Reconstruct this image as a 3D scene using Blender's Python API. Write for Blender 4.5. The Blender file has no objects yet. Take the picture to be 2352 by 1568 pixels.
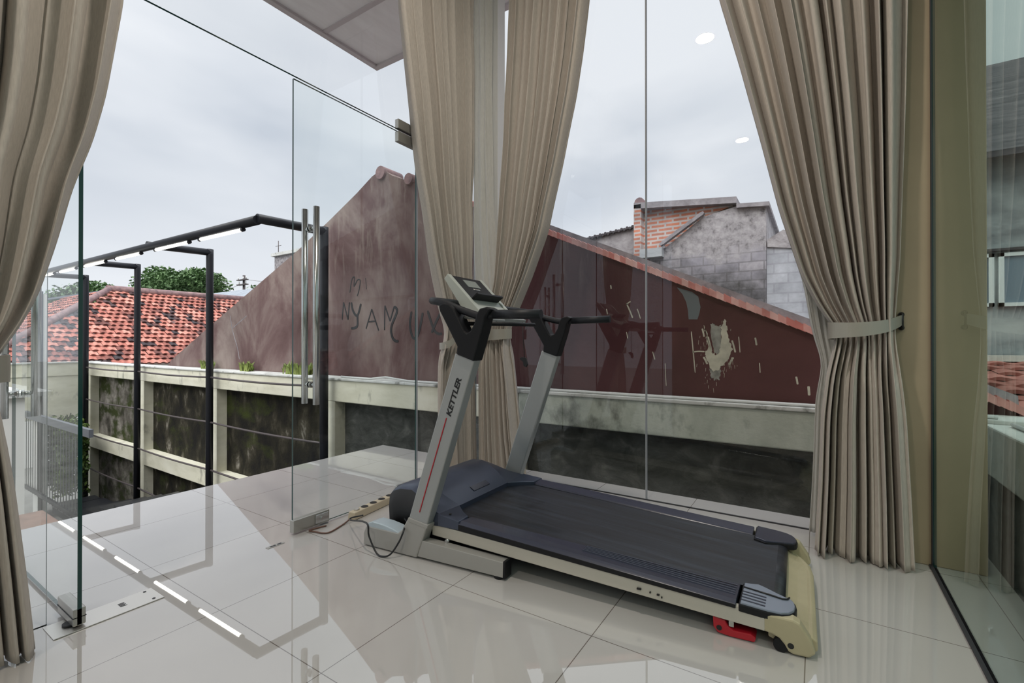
import bpy, bmesh, math, random
from mathutils import Vector, noise
random.seed(7)
S = bpy.context.scene
COL = S.collection
PI = math.pi
# ---------------------------------------------------------------- camera, sky, sun, exposure
cam = bpy.data.cameras.new('camera')
cam.sensor_width = 36.0
cam.lens = 36.0 * 1077.4 / 2352.0
cam.clip_start = 0.02
cam.clip_end = 500
camo = bpy.data.objects.new('camera', cam)
COL.objects.link(camo)
camo.location = (1.831, -1.460, 0.976)
camo.rotation_euler = (math.radians(90.0) + 0.0037, 0.0, math.radians(32.98))
S.camera = camo
S.view_settings.view_transform = 'Standard'
S.view_settings.look = 'None'
S.view_settings.gamma = 1.0
S.view_settings.exposure = 0.0
S.view_settings.use_curve_mapping = False
S.cycles.max_bounces = 10
S.cycles.transparent_max_bounces = 24
S.cycles.caustics_reflective = False
S.cycles.caustics_refractive = False
S.cycles.use_denoising = True
S.cycles.sample_clamp_indirect = 6.0

world = bpy.data.worlds.new('overcast_sky')
S.world = world
world.use_nodes = True
wt = world.node_tree
for n in list(wt.nodes):
    wt.nodes.remove(n)


def wnode(t, **kw):
    n = wt.nodes.new(t)
    for k, v in kw.items():
        setattr(n, k, v)
    return n


w_out = wnode('ShaderNodeOutputWorld')
w_bg = wnode('ShaderNodeBackground')
w_tc = wnode('ShaderNodeTexCoord')
w_map = wnode('ShaderNodeMapping')
w_map.inputs['Scale'].default_value = (1.0, 1.0, 2.6)
w_n = wnode('ShaderNodeTexNoise')
w_n.inputs['Scale'].default_value = 1.9
w_n.inputs['Detail'].default_value = 4.0
w_n.inputs['Roughness'].default_value = 0.45
w_n.inputs['Distortion'].default_value = 0.25
w_r = wnode('ShaderNodeValToRGB')
w_r.color_ramp.elements[0].position = 0.34
w_r.color_ramp.elements[0].color = (0.585, 0.64, 0.72, 1)
w_r.color_ramp.elements[1].position = 0.57
w_r.color_ramp.elements[1].color = (0.85, 0.885, 0.935, 1)
w_sep = wnode('ShaderNodeSeparateXYZ')
w_mr = wnode('ShaderNodeMapRange')           # an overcast sky is brightest overhead
w_mr.inputs['From Min'].default_value = 0.60
w_mr.inputs['From Max'].default_value = 0.95
w_mr.inputs['To Min'].default_value = 1.0
w_mr.inputs['To Max'].default_value = 3.4
w_mr.interpolation_type = 'SMOOTHSTEP'
w_ms = wnode('ShaderNodeVectorMath', operation='SCALE')
wt.links.new(w_tc.outputs['Generated'], w_map.inputs['Vector'])
wt.links.new(w_map.outputs['Vector'], w_n.inputs['Vector'])
w_band = wnode('ShaderNodeValToRGB')           # cloud layers by height: pale at the horizon, a grey bank, pale again above
bs_ = w_band.color_ramp.elements
bs_[0].position, bs_[0].color = 0.02, (0.52, 0.52, 0.52, 1)
bs_[1].position, bs_[1].color = 0.52, (0.66, 0.66, 0.66, 1)
for p_, v_ in ((0.16, 0.47), (0.24, 0.30), (0.31, 0.30), (0.37, 0.52)):
    e_ = bs_.new(p_)
    e_.color = (v_, v_, v_, 1)
w_a = wnode('ShaderNodeMath', operation='MULTIPLY_ADD')
w_a.inputs[1].default_value = 0.55
w_b = wnode('ShaderNodeMath', operation='MULTIPLY')
w_b.inputs[1].default_value = 0.46
w_wob = wnode('ShaderNodeMath', operation='MULTIPLY_ADD')
w_wob.inputs[1].default_value = 0.22
wt.links.new(w_n.outputs['Fac'], w_a.inputs[0])
wt.links.new(w_band.outputs['Color'], w_b.inputs[0])
wt.links.new(w_b.outputs[0], w_a.inputs[2])
wt.links.new(w_a.outputs[0], w_r.inputs['Fac'])
wt.links.new(w_tc.outputs['Generated'], w_sep.inputs['Vector'])
wt.links.new(w_sep.outputs['Z'], w_mr.inputs['Value'])
w_off = wnode('ShaderNodeMath', operation='SUBTRACT')      # let the bank's edge wander
w_off.inputs[1].default_value = 0.11
wt.links.new(w_n.outputs['Fac'], w_wob.inputs[0])
wt.links.new(w_sep.outputs['Z'], w_wob.inputs[2])
wt.links.new(w_wob.outputs[0], w_off.inputs[0])
wt.links.new(w_off.outputs[0], w_band.inputs['Fac'])
wt.links.new(w_r.outputs['Color'], w_ms.inputs[0])
wt.links.new(w_mr.outputs['Result'], w_ms.inputs['Scale'])
wt.links.new(w_ms.outputs['Vector'], w_bg.inputs['Color'])
w_bg.inputs['Strength'].default_value = 1.0
wt.links.new(w_bg.outputs['Background'], w_out.inputs['Surface'])

sun = bpy.data.lights.new('cloud_filtered_sun', 'SUN')
sun.energy = 2.6
sun.angle = math.radians(50)
sun.color = (1.0, 0.98, 0.94)
suno = bpy.data.objects.new('cloud_filtered_sun', sun)
COL.objects.link(suno)
suno.rotation_euler = (math.radians(38), math.radians(14), 0)

# ---------------------------------------------------------------- mesh builder


class MB:
    def __init__(s):
        s.v = []
        s.f = []
        s.m = []
        s.sm = []
        s.col = []
        s.use_col = False

    def add(s, verts, faces, mi=0, smooth=False, cols=None):
        o = len(s.v)
        s.v += [tuple(v) for v in verts]
        for i, f in enumerate(faces):
            s.f.append([o + k for k in f])
            s.m.append(mi)
            s.sm.append(smooth)
            s.col.append(cols[i] if cols else (1, 1, 1, 1))
        if cols:
            s.use_col = True
        return s

    def box(s, lo, hi, mi=0):
        x0, y0, z0 = lo
        x1, y1, z1 = hi
        v = [(x0, y0, z0), (x1, y0, z0), (x1, y1, z0), (x0, y1, z0), (x0, y0, z1), (x1, y0, z1), (x1, y1, z1), (x0, y1, z1)]
        return s.add(v, [(0, 3, 2, 1), (4, 5, 6, 7), (0, 1, 5, 4), (1, 2, 6, 5), (2, 3, 7, 6), (3, 0, 4, 7)], mi)

    def hexa(s, v, mi=0):
        return s.add(v, [(0, 3, 2, 1), (4, 5, 6, 7), (0, 1, 5, 4), (1, 2, 6, 5), (2, 3, 7, 6), (3, 0, 4, 7)], mi)

    def prism(s, poly, fn, a, b, mi=0, smooth=False):
        """poly: 2-D points; fn(u, v, w) -> 3-D; extruded from w=a to w=b"""
        n = len(poly)
        v = [fn(p[0], p[1], a) for p in poly] + [fn(p[0], p[1], b) for p in poly]
        o = len(s.v)
        s.add(v, [tuple(range(n))[::-1], tuple(range(n, 2 * n))], mi)
        s.v = s.v[:o + 2 * n]
        for i in range(n):
            j = (i + 1) % n
            s.f.append([o + i, o + j, o + n + j, o + n + i])
            s.m.append(mi)
            s.sm.append(smooth)
            s.col.append((1, 1, 1, 1))
        return s

    def tube(s, pts, r, n=12, mi=0, cap=True):
        pts = [Vector(p) for p in pts]
        rs = r if isinstance(r, (list, tuple)) else [r] * len(pts)
        rings = []
        up = None
        for i, p in enumerate(pts):
            a = pts[max(0, i - 1)]
            b = pts[min(len(pts) - 1, i + 1)]
            t = (b - a)
            if t.length < 1e-9:
                t = Vector((0, 0, 1))
            t.normalize()
            if up is None:
                up = Vector((0, 0, 1)) if abs(t.z) < 0.9 else Vector((1, 0, 0))
            x = t.cross(up)
            if x.length < 1e-6:
                x = t.orthogonal()
            x.normalize()
            y = x.cross(t).normalized()
            up = y
            k = 1.0
            if 0 < i < len(pts) - 1:
                c = max(0.5, math.sqrt(max(0.0, (1 + (p - a).normalized().dot((b - p).normalized())) / 2)))
                k = 1.0 / c if False else 1.0
            rings.append([p + (x * math.cos(2 * PI * q / n) + y * math.sin(2 * PI * q / n)) * rs[i] * k for q in range(n)])
        o = len(s.v)
        v = [q for rg in rings for q in rg]
        f = []
        for i in range(len(rings) - 1):
            for q in range(n):
                w = (q + 1) % n
                f.append((i * n + q, i * n + w, (i + 1) * n + w, (i + 1) * n + q))
        s.add(v, f, mi, True)
        if cap:
            for base, rev in ((0, True), ((len(rings) - 1) * n, False)):
                ring = [o + base + q for q in range(n)]
                s.f.append(ring[::-1] if rev else ring)
                s.m.append(mi)
                s.sm.append(False)
                s.col.append((1, 1, 1, 1))
        return s

    def cyl(s, a, b, r, n=24, mi=0):
        return s.tube([a, b], r, n, mi)

    def ribbon(s, pts, w, mi=0, y=None, th=0.004):
        """a flat stroke on a wall that faces -Y: pts are (x, z)"""
        P = [Vector((p[0], p[1], 0)) for p in pts]
        if len(P) > 2:                                    # round the corners like a hand-drawn stroke
            Q = [P[0]] + P + [P[-1]]
            out = []
            for i in range(1, len(Q) - 2):
                for k in range(6):
                    t = k / 6
                    a, b_, c_, d = Q[i - 1], Q[i], Q[i + 1], Q[i + 2]
                    out.append(0.5 * ((2 * b_) + (c_ - a) * t + (2 * a - 5 * b_ + 4 * c_ - d) * t * t + (3 * b_ - a - 3 * c_ + d) * t ** 3))
            P = out + [P[-1]]
        n = len(P)
        L, R = [], []
        for i, p in enumerate(P):
            t = (P[min(n - 1, i + 1)] - P[max(0, i - 1)]).normalized()
            m_ = Vector((-t.y, t.x, 0)) * w / 2 * (0.55 if i in (0, n - 1) else 1.0)
            L.append((p + m_))
            R.append((p - m_))
        v = []
        for yy in (y, y - th):
            v += [(q.x, yy, q.y) for q in L] + [(q.x, yy, q.y) for q in R]
        f = []
        for i in range(n - 1):
            f.append((i, i + 1, n + i + 1, n + i))
            f.append((2 * n + i, 3 * n + i, 3 * n + i + 1, 2 * n + i + 1))
            f.append((i, 2 * n + i, 2 * n + i + 1, i + 1))
            f.append((n + i, n + i + 1, 3 * n + i + 1, 3 * n + i))
        f.append((0, n, 3 * n, 2 * n))
        f.append((n - 1, 3 * n - 1, 4 * n - 1, 2 * n - 1))
        return s.add(v, f, mi)

    def mesh(s, name, org=(0, 0, 0)):
        me = bpy.data.meshes.new(name)
        ox, oy, oz = org
        me.from_pydata([(v[0] - ox, v[1] - oy, v[2] - oz) for v in s.v], [], s.f)
        for i, p in enumerate(me.polygons):
            p.material_index = s.m[i]
            p.use_smooth = s.sm[i]
        if s.use_col:
            ca = me.color_attributes.new('tone', 'FLOAT_COLOR', 'CORNER')
            for i, p in enumerate(me.polygons):
                for li in p.loop_indices:
                    ca.data[li].color = s.col[i]
        me.update()
        bm = bmesh.new()
        bm.from_mesh(me)
        bmesh.ops.recalc_face_normals(bm, faces=bm.faces)
        bm.to_mesh(me)
        bm.free()
        return me


def tag(o, label=None, cat=None, group=None, kind=None):
    if label:
        o['label'] = label
    if cat:
        o['category'] = cat
    if group:
        o['group'] = group
    if kind:
        o['kind'] = kind
    return o


def root(name, loc, label, cat, group=None, kind=None):
    o = bpy.data.objects.new(name, None)
    o.location = loc
    o.empty_display_size = 0.1
    COL.objects.link(o)
    return tag(o, label, cat, group, kind)


def origin_of(parent):
    p = parent
    while p.parent is not None:
        p = p.parent
    return tuple(p.location)


def obj(name, mb, mats, parent=None, org=None, bevel=0.0, seg=2, sub=0, solid=0.0):
    if not isinstance(mats, (list, tuple)):
        mats = [mats]
    if parent is not None:
        org = origin_of(parent)
    if org is None:
        xs = [v[0] for v in mb.v]
        ys = [v[1] for v in mb.v]
        zs = [v[2] for v in mb.v]
        org = ((min(xs) + max(xs)) / 2, (min(ys) + max(ys)) / 2, min(zs))
    me = mb.mesh(name, org)
    for m in mats:
        me.materials.append(m)
    o = bpy.data.objects.new(name, me)
    COL.objects.link(o)
    if parent is not None:
        o.parent = parent
    else:
        o.location = org
    if solid:
        md = o.modifiers.new('thickness', 'SOLIDIFY')
        md.thickness = solid
        md.offset = 0
    if bevel:
        md = o.modifiers.new('edge', 'BEVEL')
        md.width = bevel
        md.segments = seg
        md.limit_method = 'ANGLE'
        md.angle_limit = math.radians(40)
    if sub:
        md = o.modifiers.new('round', 'SUBSURF')
        md.levels = sub
        md.render_levels = sub
    return o


def struct(name, mb, mats, label=None, cat=None, **kw):
    o = obj(name, mb, mats, **kw)
    return tag(o, label, cat, None, 'structure')


# ---------------------------------------------------------------- materials
def new_mat(name):
    m = bpy.data.materials.new(name)
    m.use_nodes = True
    nt = m.node_tree
    b = nt.nodes['Principled BSDF']
    return m, nt, b


def c4(c):
    return (c[0], c[1], c[2], 1.0)


def add_noise(nt, scale, detail=4, rough=0.55, stretch=None, seed=(0, 0, 0), dist=0.0):
    tc = nt.nodes.new('ShaderNodeTexCoord')
    mp = nt.nodes.new('ShaderNodeMapping')
    mp.inputs['Location'].default_value = seed
    if stretch:
        mp.inputs['Scale'].default_value = stretch
    n = nt.nodes.new('ShaderNodeTexNoise')
    n.inputs['Scale'].default_value = scale
    n.inputs['Detail'].default_value = detail
    n.inputs['Roughness'].default_value = rough
    n.inputs['Distortion'].default_value = dist
    nt.links.new(tc.outputs['Object'], mp.inputs['Vector'])
    nt.links.new(mp.outputs['Vector'], n.inputs['Vector'])
    return n.outputs['Fac']


def ramp(nt, fac, stops):
    r = nt.nodes.new('ShaderNodeValToRGB')
    e = r.color_ramp.elements
    e[0].position, e[0].color = stops[0][0], c4(stops[0][1])
    e[1].position, e[1].color = stops[-1][0], c4(stops[-1][1])
    for p, c in stops[1:-1]:
        k = e.new(p)
        k.color = c4(c)
    nt.links.new(fac, r.inputs['Fac'])
    return r.outputs['Color']


def mixc(nt, fac, a, b, mode='MIX'):
    m = nt.nodes.new('ShaderNodeMix')
    m.data_type = 'RGBA'
    m.blend_type = mode
    for sock, val in ((m.inputs[0], fac), (m.inputs[6], a), (m.inputs[7], b)):
        if hasattr(val, 'is_output'):
            nt.links.new(val, sock)
        elif isinstance(val, (int, float)):
            sock.default_value = val
        else:
            sock.default_value = c4(val)
    return m.outputs[2]


def bump(nt, b, h, strength=0.3, dist=0.01):
    n = nt.nodes.new('ShaderNodeBump')
    n.inputs['Strength'].default_value = strength
    n.inputs['Distance'].default_value = dist
    nt.links.new(h, n.inputs['Height'])
    nt.links.new(n.outputs['Normal'], b.inputs['Normal'])


def plain(name, col, rough=0.5, metal=0.0, spec=0.5, coat=0.0, bmp=None, var=0.0, vscale=8):
    m, nt, b = new_mat(name)
    b.inputs['Base Color'].default_value = c4(col)
    b.inputs['Roughness'].default_value = rough
    b.inputs['Metallic'].default_value = metal
    b.inputs['Specular IOR Level'].default_value = spec
    b.inputs['Coat Weight'].default_value = coat
    if var:
        f = add_noise(nt, vscale)
        c = ramp(nt, f, [(0.3, [x * (1 - var) for x in col]), (0.7, [min(1, x * (1 + var)) for x in col])])
        nt.links.new(c, b.inputs['Base Color'])
    if bmp:
        bump(nt, b, add_noise(nt, bmp[0], 3), bmp[1], bmp[2])
    return m


def weathered(name, stops, scale, stretch=None, rough=0.9, second=None, bs=0.4, seed=(0, 0, 0), dist=0.3):
    m, nt, b = new_mat(name)
    f = add_noise(nt, scale, 6, 0.6, stretch, seed, dist)
    c = ramp(nt, f, stops)
    if second:   # (stops of mask, colour, scale, stretch)
        f2 = add_noise(nt, second[2], 5, 0.6, second[3], (3.1, 7.7, 1.3))
        msk = ramp(nt, f2, [(second[0][0], (0, 0, 0)), (second[0][1], (1, 1, 1))])
        c = mixc(nt, msk, c, second[1])
    nt.links.new(c, b.inputs['Base Color'])
    b.inputs['Roughness'].default_value = rough
    b.inputs['Specular IOR Level'].default_value = 0.25
    bump(nt, b, add_noise(nt, 30, 4), bs, 0.01)
    return m


M = {}
# polished floor tiles, 0.6 m, thin grey joints
m, nt, b = new_mat('polished_floor_tile')
tc = nt.nodes.new('ShaderNodeTexCoord')
sp = nt.nodes.new('ShaderNodeSeparateXYZ')
nt.links.new(tc.outputs['Object'], sp.inputs[0])
lines = []
for ax in ('X', 'Y'):
    d = nt.nodes.new('ShaderNodeMath')
    d.operation = 'DIVIDE'
    d.inputs[1].default_value = 0.6
    nt.links.new(sp.outputs[ax], d.inputs[0])
    p = nt.nodes.new('ShaderNodeMath')
    p.operation = 'PINGPONG'
    p.inputs[1].default_value = 0.5
    nt.links.new(d.outputs[0], p.inputs[0])
    l = nt.nodes.new('ShaderNodeMath')
    l.operation = 'LESS_THAN'
    l.inputs[1].default_value = 0.0026
    nt.links.new(p.outputs[0], l.inputs[0])
    lines.append(l.outputs[0])
mx = nt.nodes.new('ShaderNodeMath')
mx.operation = 'MAXIMUM'
nt.links.new(lines[0], mx.inputs[0])
nt.links.new(lines[1], mx.inputs[1])
f = add_noise(nt, 1.4, 3)
base = ramp(nt, f, [(0.3, (0.465, 0.445, 0.43)), (0.7, (0.51, 0.49, 0.475))])
c = mixc(nt, mx.outputs[0], base, (0.16, 0.14, 0.125))
nt.links.new(c, b.inputs['Base Color'])
b.inputs['Roughness'].default_value = 0.012
b.inputs['IOR'].default_value = 2.3
M['tile'] = m


def glass(name, tint, refl=1.2):
    m = bpy.data.materials.new(name)
    m.use_nodes = True
    nt = m.node_tree
    for n in list(nt.nodes):
        nt.nodes.remove(n)
    out = nt.nodes.new('ShaderNodeOutputMaterial')
    tr = nt.nodes.new('ShaderNodeBsdfTransparent')
    tr.inputs['Color'].default_value = c4(tint)
    gl = nt.nodes.new('ShaderNodeBsdfGlossy')
    gl.inputs['Roughness'].default_value = 0.0
    gl.inputs['Color'].default_value = (0.95, 0.97, 0.98, 1)
    fr = nt.nodes.new('ShaderNodeFresnel')
    fr.inputs['IOR'].default_value = 1.5
    ge = nt.nodes.new('ShaderNodeNewGeometry')
    inv = nt.nodes.new('ShaderNodeMath')
    inv.operation = 'SUBTRACT'
    inv.inputs[0].default_value = 1.0
    nt.links.new(ge.outputs['Backfacing'], inv.inputs[1])
    mu = nt.nodes.new('ShaderNodeMath')
    mu.operation = 'MULTIPLY'
    nt.links.new(fr.outputs[0], mu.inputs[0])
    nt.links.new(inv.outputs[0], mu.inputs[1])
    m2 = nt.nodes.new('ShaderNodeMath')
    m2.operation = 'MULTIPLY'
    m2.use_clamp = True
    m2.inputs[1].default_value = refl
    nt.links.new(mu.outputs[0], m2.inputs[0])
    mix = nt.nodes.new('ShaderNodeMixShader')
    nt.links.new(m2.outputs[0], mix.inputs[0])
    nt.links.new(tr.outputs[0], mix.inputs[1])
    nt.links.new(gl.outputs[0], mix.inputs[2])
    nt.links.new(mix.outputs[0], out.inputs['Surface'])
    return m


M['glass'] = glass('clear_glass', (0.988, 0.991, 0.992))
M['glass_green'] = glass('green_tinted_glass', (0.68, 0.745, 0.705), 0.6)
M['glass_door'] = glass('door_glass', (0.962, 0.978, 0.974), 0.75)
M['glass_edge'] = plain('green_glass_edge', (0.01, 0.05, 0.045), 0.08)
M['seal'] = plain('dark_silicone', (0.03, 0.03, 0.035), 0.6)
M['seal_grey'] = plain('grey_silicone', (0.30, 0.31, 0.33), 0.5)
M['steel'] = plain('brushed_steel', (0.56, 0.57, 0.56), 0.22, 1.0)
M['steel_satin'] = plain('satin_steel', (0.62, 0.60, 0.56), 0.38, 0.9)
M['patch'] = plain('patch_fitting_steel', (0.42, 0.41, 0.38), 0.35, 0.7)
M['cream_wall'] = plain('cream_paint', (0.40, 0.315, 0.21), 0.7, bmp=(40, 0.1, 0.002), var=0.06, vscale=3)
M['white_paint'] = plain('white_paint', (0.74, 0.73, 0.70), 0.7)
M['ceil'] = plain('ceiling_paint', (0.78, 0.77, 0.75), 0.8)
M['soffit'] = weathered('stained_soffit_paint', [(0.3, (0.80, 0.77, 0.79)), (0.7, (0.90, 0.88, 0.90))], 2.2, (4, 1, 1), 0.8, bs=0.05)
M['soffit_trim'] = plain('soffit_trim_paint', (0.55, 0.50, 0.52), 0.6)
M['black_metal'] = plain('black_painted_pipe', (0.010, 0.011, 0.016), 0.42, 0.0, 0.4, bmp=(60, 0.15, 0.002))
M['rod'] = plain('rusty_rod', (0.09, 0.075, 0.075), 0.5, 0.3)
M['beige_conc'] = weathered('beige_painted_concrete', [(0.3, (0.60, 0.58, 0.45)), (0.55, (0.74, 0.72, 0.59)), (0.8, (0.80, 0.785, 0.67))], 1.6, (1, 1, 2.2), 0.85,
                            second=((0.60, 0.74), (0.20, 0.20, 0.17), 3.5, (1, 1, 0.5)), bs=0.2)
M['bare_conc'] = weathered('stained_bare_concrete', [(0.3, (0.36, 0.39, 0.33)), (0.55, (0.50, 0.53, 0.46)), (0.8, (0.60, 0.63, 0.57))], 2.4, (1.6, 1, 0.8), 0.9,
                           second=((0.54, 0.70), (0.11, 0.12, 0.10), 4.0, (1, 1, 0.6)), bs=0.4)
M['cap_conc'] = weathered('weathered_coping', [(0.3, (0.50, 0.50, 0.47)), (0.7, (0.70, 0.71, 0.69))], 3, None, 0.9, second=((0.58, 0.7), (0.18, 0.18, 0.16), 5, (1, 1, 1)))
M['moss'] = weathered('mossy_dark_plaster', [(0.36, (0.008, 0.007, 0.006)), (0.52, (0.020, 0.018, 0.011)), (0.62, (0.05, 0.044, 0.030)), (0.73, (0.28, 0.26, 0.22))], 4.0, (1, 1, 0.6), 0.95,
                      second=((0.54, 0.68), (0.035, 0.045, 0.008), 1.3, (1, 1, 1.8)), bs=0.8)
M['moss_grey'] = weathered('grey_damp_plaster', [(0.34, (0.03, 0.028, 0.02)), (0.48, (0.11, 0.10, 0.085)), (0.66, (0.30, 0.28, 0.25))], 3.2, (1, 1, 0.7), 0.95,
                           second=((0.50, 0.62), (0.03, 0.04, 0.008), 1.6, (1, 1, 1.6)), bs=0.8)
M['grey_plaster'] = weathered('dark_grey_plaster', [(0.3, (0.035, 0.037, 0.033)), (0.55, (0.08, 0.083, 0.075)), (0.75, (0.16, 0.16, 0.145))], 4.0, (1, 1, 1.6), 0.95, bs=0.9, dist=0.8)

# faded red plaster: paint washed out towards the left end of the gable
m, nt, b = new_mat('faded_red_plaster')
f = add_noise(nt, 1.1, 6, 0.62, (1.0, 1.0, 0.55), (2, 0, 1), 0.5)
dark = ramp(nt, f, [(0.3, (0.060, 0.022, 0.024)), (0.7, (0.105, 0.040, 0.042))])
pale = ramp(nt, f, [(0.34, (0.088, 0.048, 0.047)), (0.48, (0.150, 0.098, 0.094)), (0.66, (0.30, 0.245, 0.22))])
tc = nt.nodes.new('ShaderNodeTexCoord')
sp = nt.nodes.new('ShaderNodeSeparateXYZ')
nt.links.new(tc.outputs['Object'], sp.inputs[0])
mr = nt.nodes.new('ShaderNodeMapRange')
mr.inputs['From Min'].default_value = 1.4
mr.inputs['From Max'].default_value = 4.6
mr.interpolation_type = 'SMOOTHSTEP'
f3 = add_noise(nt, 0.8, 3, 0.5, (1, 1, 0.3), (5, 1, 4))
ad = nt.nodes.new('ShaderNodeMath')
ad.operation = 'MULTIPLY_ADD'
ad.inputs[1].default_value = 2.2
nt.links.new(f3, ad.inputs[0])
nt.links.new(sp.outputs['X'], ad.inputs[2])
nt.links.new(ad.outputs[0], mr.inputs['Value'])
c = mixc(nt, mr.outputs['Result'], pale, dark)
# rain-washed top edge
f4 = add_noise(nt, 2.2, 5, 0.7, (3.5, 1, 0.6), (9, 2, 3), 0.2)
streak = ramp(nt, f4, [(0.50, (0, 0, 0)), (0.72, (0.6, 0.6, 0.6))])
zr = nt.nodes.new('ShaderNodeMapRange')
zr.inputs['From Min'].default_value = 1.3
zr.inputs['From Max'].default_value = 2.3
nt.links.new(sp.outputs['Z'], zr.inputs['Value'])
mm = nt.nodes.new('ShaderNodeMath')
mm.operation = 'MULTIPLY'
nt.links.new(streak, mm.inputs[0])
nt.links.new(zr.outputs['Result'], mm.inputs[1])
c = mixc(nt, mm.outputs[0], c, (0.34, 0.29, 0.25))
nt.links.new(c, b.inputs['Base Color'])
b.inputs['Roughness'].default_value = 0.9
b.inputs['Specular IOR Level'].default_value = 0.2
bump(nt, b, add_noise(nt, 8, 6), 0.4, 0.01)
M['red_plaster'] = m


def attr_mat(name, stops, rough=0.85, moss=None):
    m, nt, b = new_mat(name)
    a = nt.nodes.new('ShaderNodeAttribute')
    a.attribute_name = 'tone'
    c = ramp(nt, a.outputs['Fac'], stops)
    f = add_noise(nt, 9, 4)
    c = mixc(nt, 0.5, c, ramp(nt, f, [(0.3, (0.35, 0.3, 0.3)), (0.7, (1, 1, 1))]), 'MULTIPLY')
    if moss:
        f2 = add_noise(nt, moss[1], 5, 0.6)
        c = mixc(nt, ramp(nt, f2, [(moss[0], (0, 0, 0)), (moss[0] + 0.1, (1, 1, 1))]), c, moss[2])
    nt.links.new(c, b.inputs['Base Color'])
    b.inputs['Roughness'].default_value = rough
    return m


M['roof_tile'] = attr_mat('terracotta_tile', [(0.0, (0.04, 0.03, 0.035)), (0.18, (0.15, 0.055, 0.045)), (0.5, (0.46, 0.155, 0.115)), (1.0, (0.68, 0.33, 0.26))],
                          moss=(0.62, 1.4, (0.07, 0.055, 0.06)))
M['roof_tile_pink'] = attr_mat('pink_clay_tile', [(0.0, (0.30, 0.10, 0.08)), (1.0, (0.52, 0.20, 0.17))])
M['ridge'] = weathered('mortar_ridge', [(0.3, (0.16, 0.11, 0.12)), (0.7, (0.36, 0.24, 0.23))], 6)
M['barge_tile'] = attr_mat('pale_red_edge_tile', [(0.0, (0.62, 0.20, 0.17)), (1.0, (0.85, 0.52, 0.47))])
M['mortar'] = weathered('grey_mortar', [(0.3, (0.17, 0.16, 0.17)), (0.7, (0.36, 0.34, 0.36))], 7)


def brick(name, c1, c2, mortar, scale, bw, bh, ms=0.015, rough=0.95, soot=None):
    m, nt, b = new_mat(name)
    tc = nt.nodes.new('ShaderNodeTexCoord')
    sp = nt.nodes.new('ShaderNodeSeparateXYZ')
    cb = nt.nodes.new('ShaderNodeCombineXYZ')
    nt.links.new(tc.outputs['Object'], sp.inputs[0])
    nt.links.new(sp.outputs['X'], cb.inputs['X'])
    nt.links.new(sp.outputs['Z'], cb.inputs['Y'])
    t = nt.nodes.new('ShaderNodeTexBrick')
    t.inputs['Color1'].default_value = c4(c1)
    t.inputs['Color2'].default_value = c4(c2)
    t.inputs['Mortar'].default_value = c4(mortar)
    t.inputs['Scale'].default_value = scale
    t.inputs['Brick Width'].default_value = bw
    t.inputs['Row Height'].default_value = bh
    t.inputs['Mortar Size'].default_value = ms
    nt.links.new(cb.outputs[0], t.inputs['Vector'])
    f = add_noise(nt, 3.0, 6, 0.65)
    c = mixc(nt, 0.75, t.outputs['Color'], ramp(nt, f, [(0.3, (0.45, 0.45, 0.47)), (0.65, (1.1, 1.1, 1.1))]), 'MULTIPLY')
    if soot:
        f5 = add_noise(nt, 11.0, 5, 0.7, None, (1, 8, 2))
        f6 = add_noise(nt, 1.3, 4, 0.6, None, (7, 3, 5))
        za = nt.nodes.new('ShaderNodeMapRange')      # rough render still clings to the upper courses
        za.inputs['From Min'].default_value = soot[0]
        za.inputs['From Max'].default_value = soot[1]
        za.inputs['To Min'].default_value = -0.30
        za.inputs['To Max'].default_value = 0.22
        nt.links.new(sp.outputs['Z'], za.inputs['Value'])
        a5 = nt.nodes.new('ShaderNodeMath')
        a5.operation = 'ADD'
        nt.links.new(f6, a5.inputs[0])
        nt.links.new(za.outputs['Result'], a5.inputs[1])
        rend = ramp(nt, f5, [(0.32, (0.10, 0.095, 0.10)), (0.45, (0.30, 0.285, 0.295)), (0.65, (0.46, 0.44, 0.45))])
        c = mixc(nt, ramp(nt, a5.outputs[0], [(0.52, (0, 0, 0)), (0.60, (0.85, 0.85, 0.85))]), c, rend)
        f2 = add_noise(nt, 1.6, 6, 0.65, (1, 1, 1), (4, 4, 9))
        zz = nt.nodes.new('ShaderNodeMapRange')
        zz.inputs['From Min'].default_value = soot[0]
        zz.inputs['From Max'].default_value = soot[1]
        zz.inputs['To Min'].default_value = 0.28
        zz.inputs['To Max'].default_value = -0.12
        nt.links.new(sp.outputs['Z'], zz.inputs['Value'])
        aa = nt.nodes.new('ShaderNodeMath')
        aa.operation = 'ADD'
        nt.links.new(f2, aa.inputs[0])
        nt.links.new(zz.outputs['Result'], aa.inputs[1])
        c = mixc(nt, ramp(nt, aa.outputs[0], [(0.52, (0, 0, 0)), (0.80, (0.9, 0.9, 0.9))]), c, (0.018, 0.02, 0.018))
    nt.links.new(c, b.inputs['Base Color'])
    b.inputs['Roughness'].default_value = rough
    bump(nt, b, t.outputs['Fac'], -0.4, 0.01)
    return m


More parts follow.
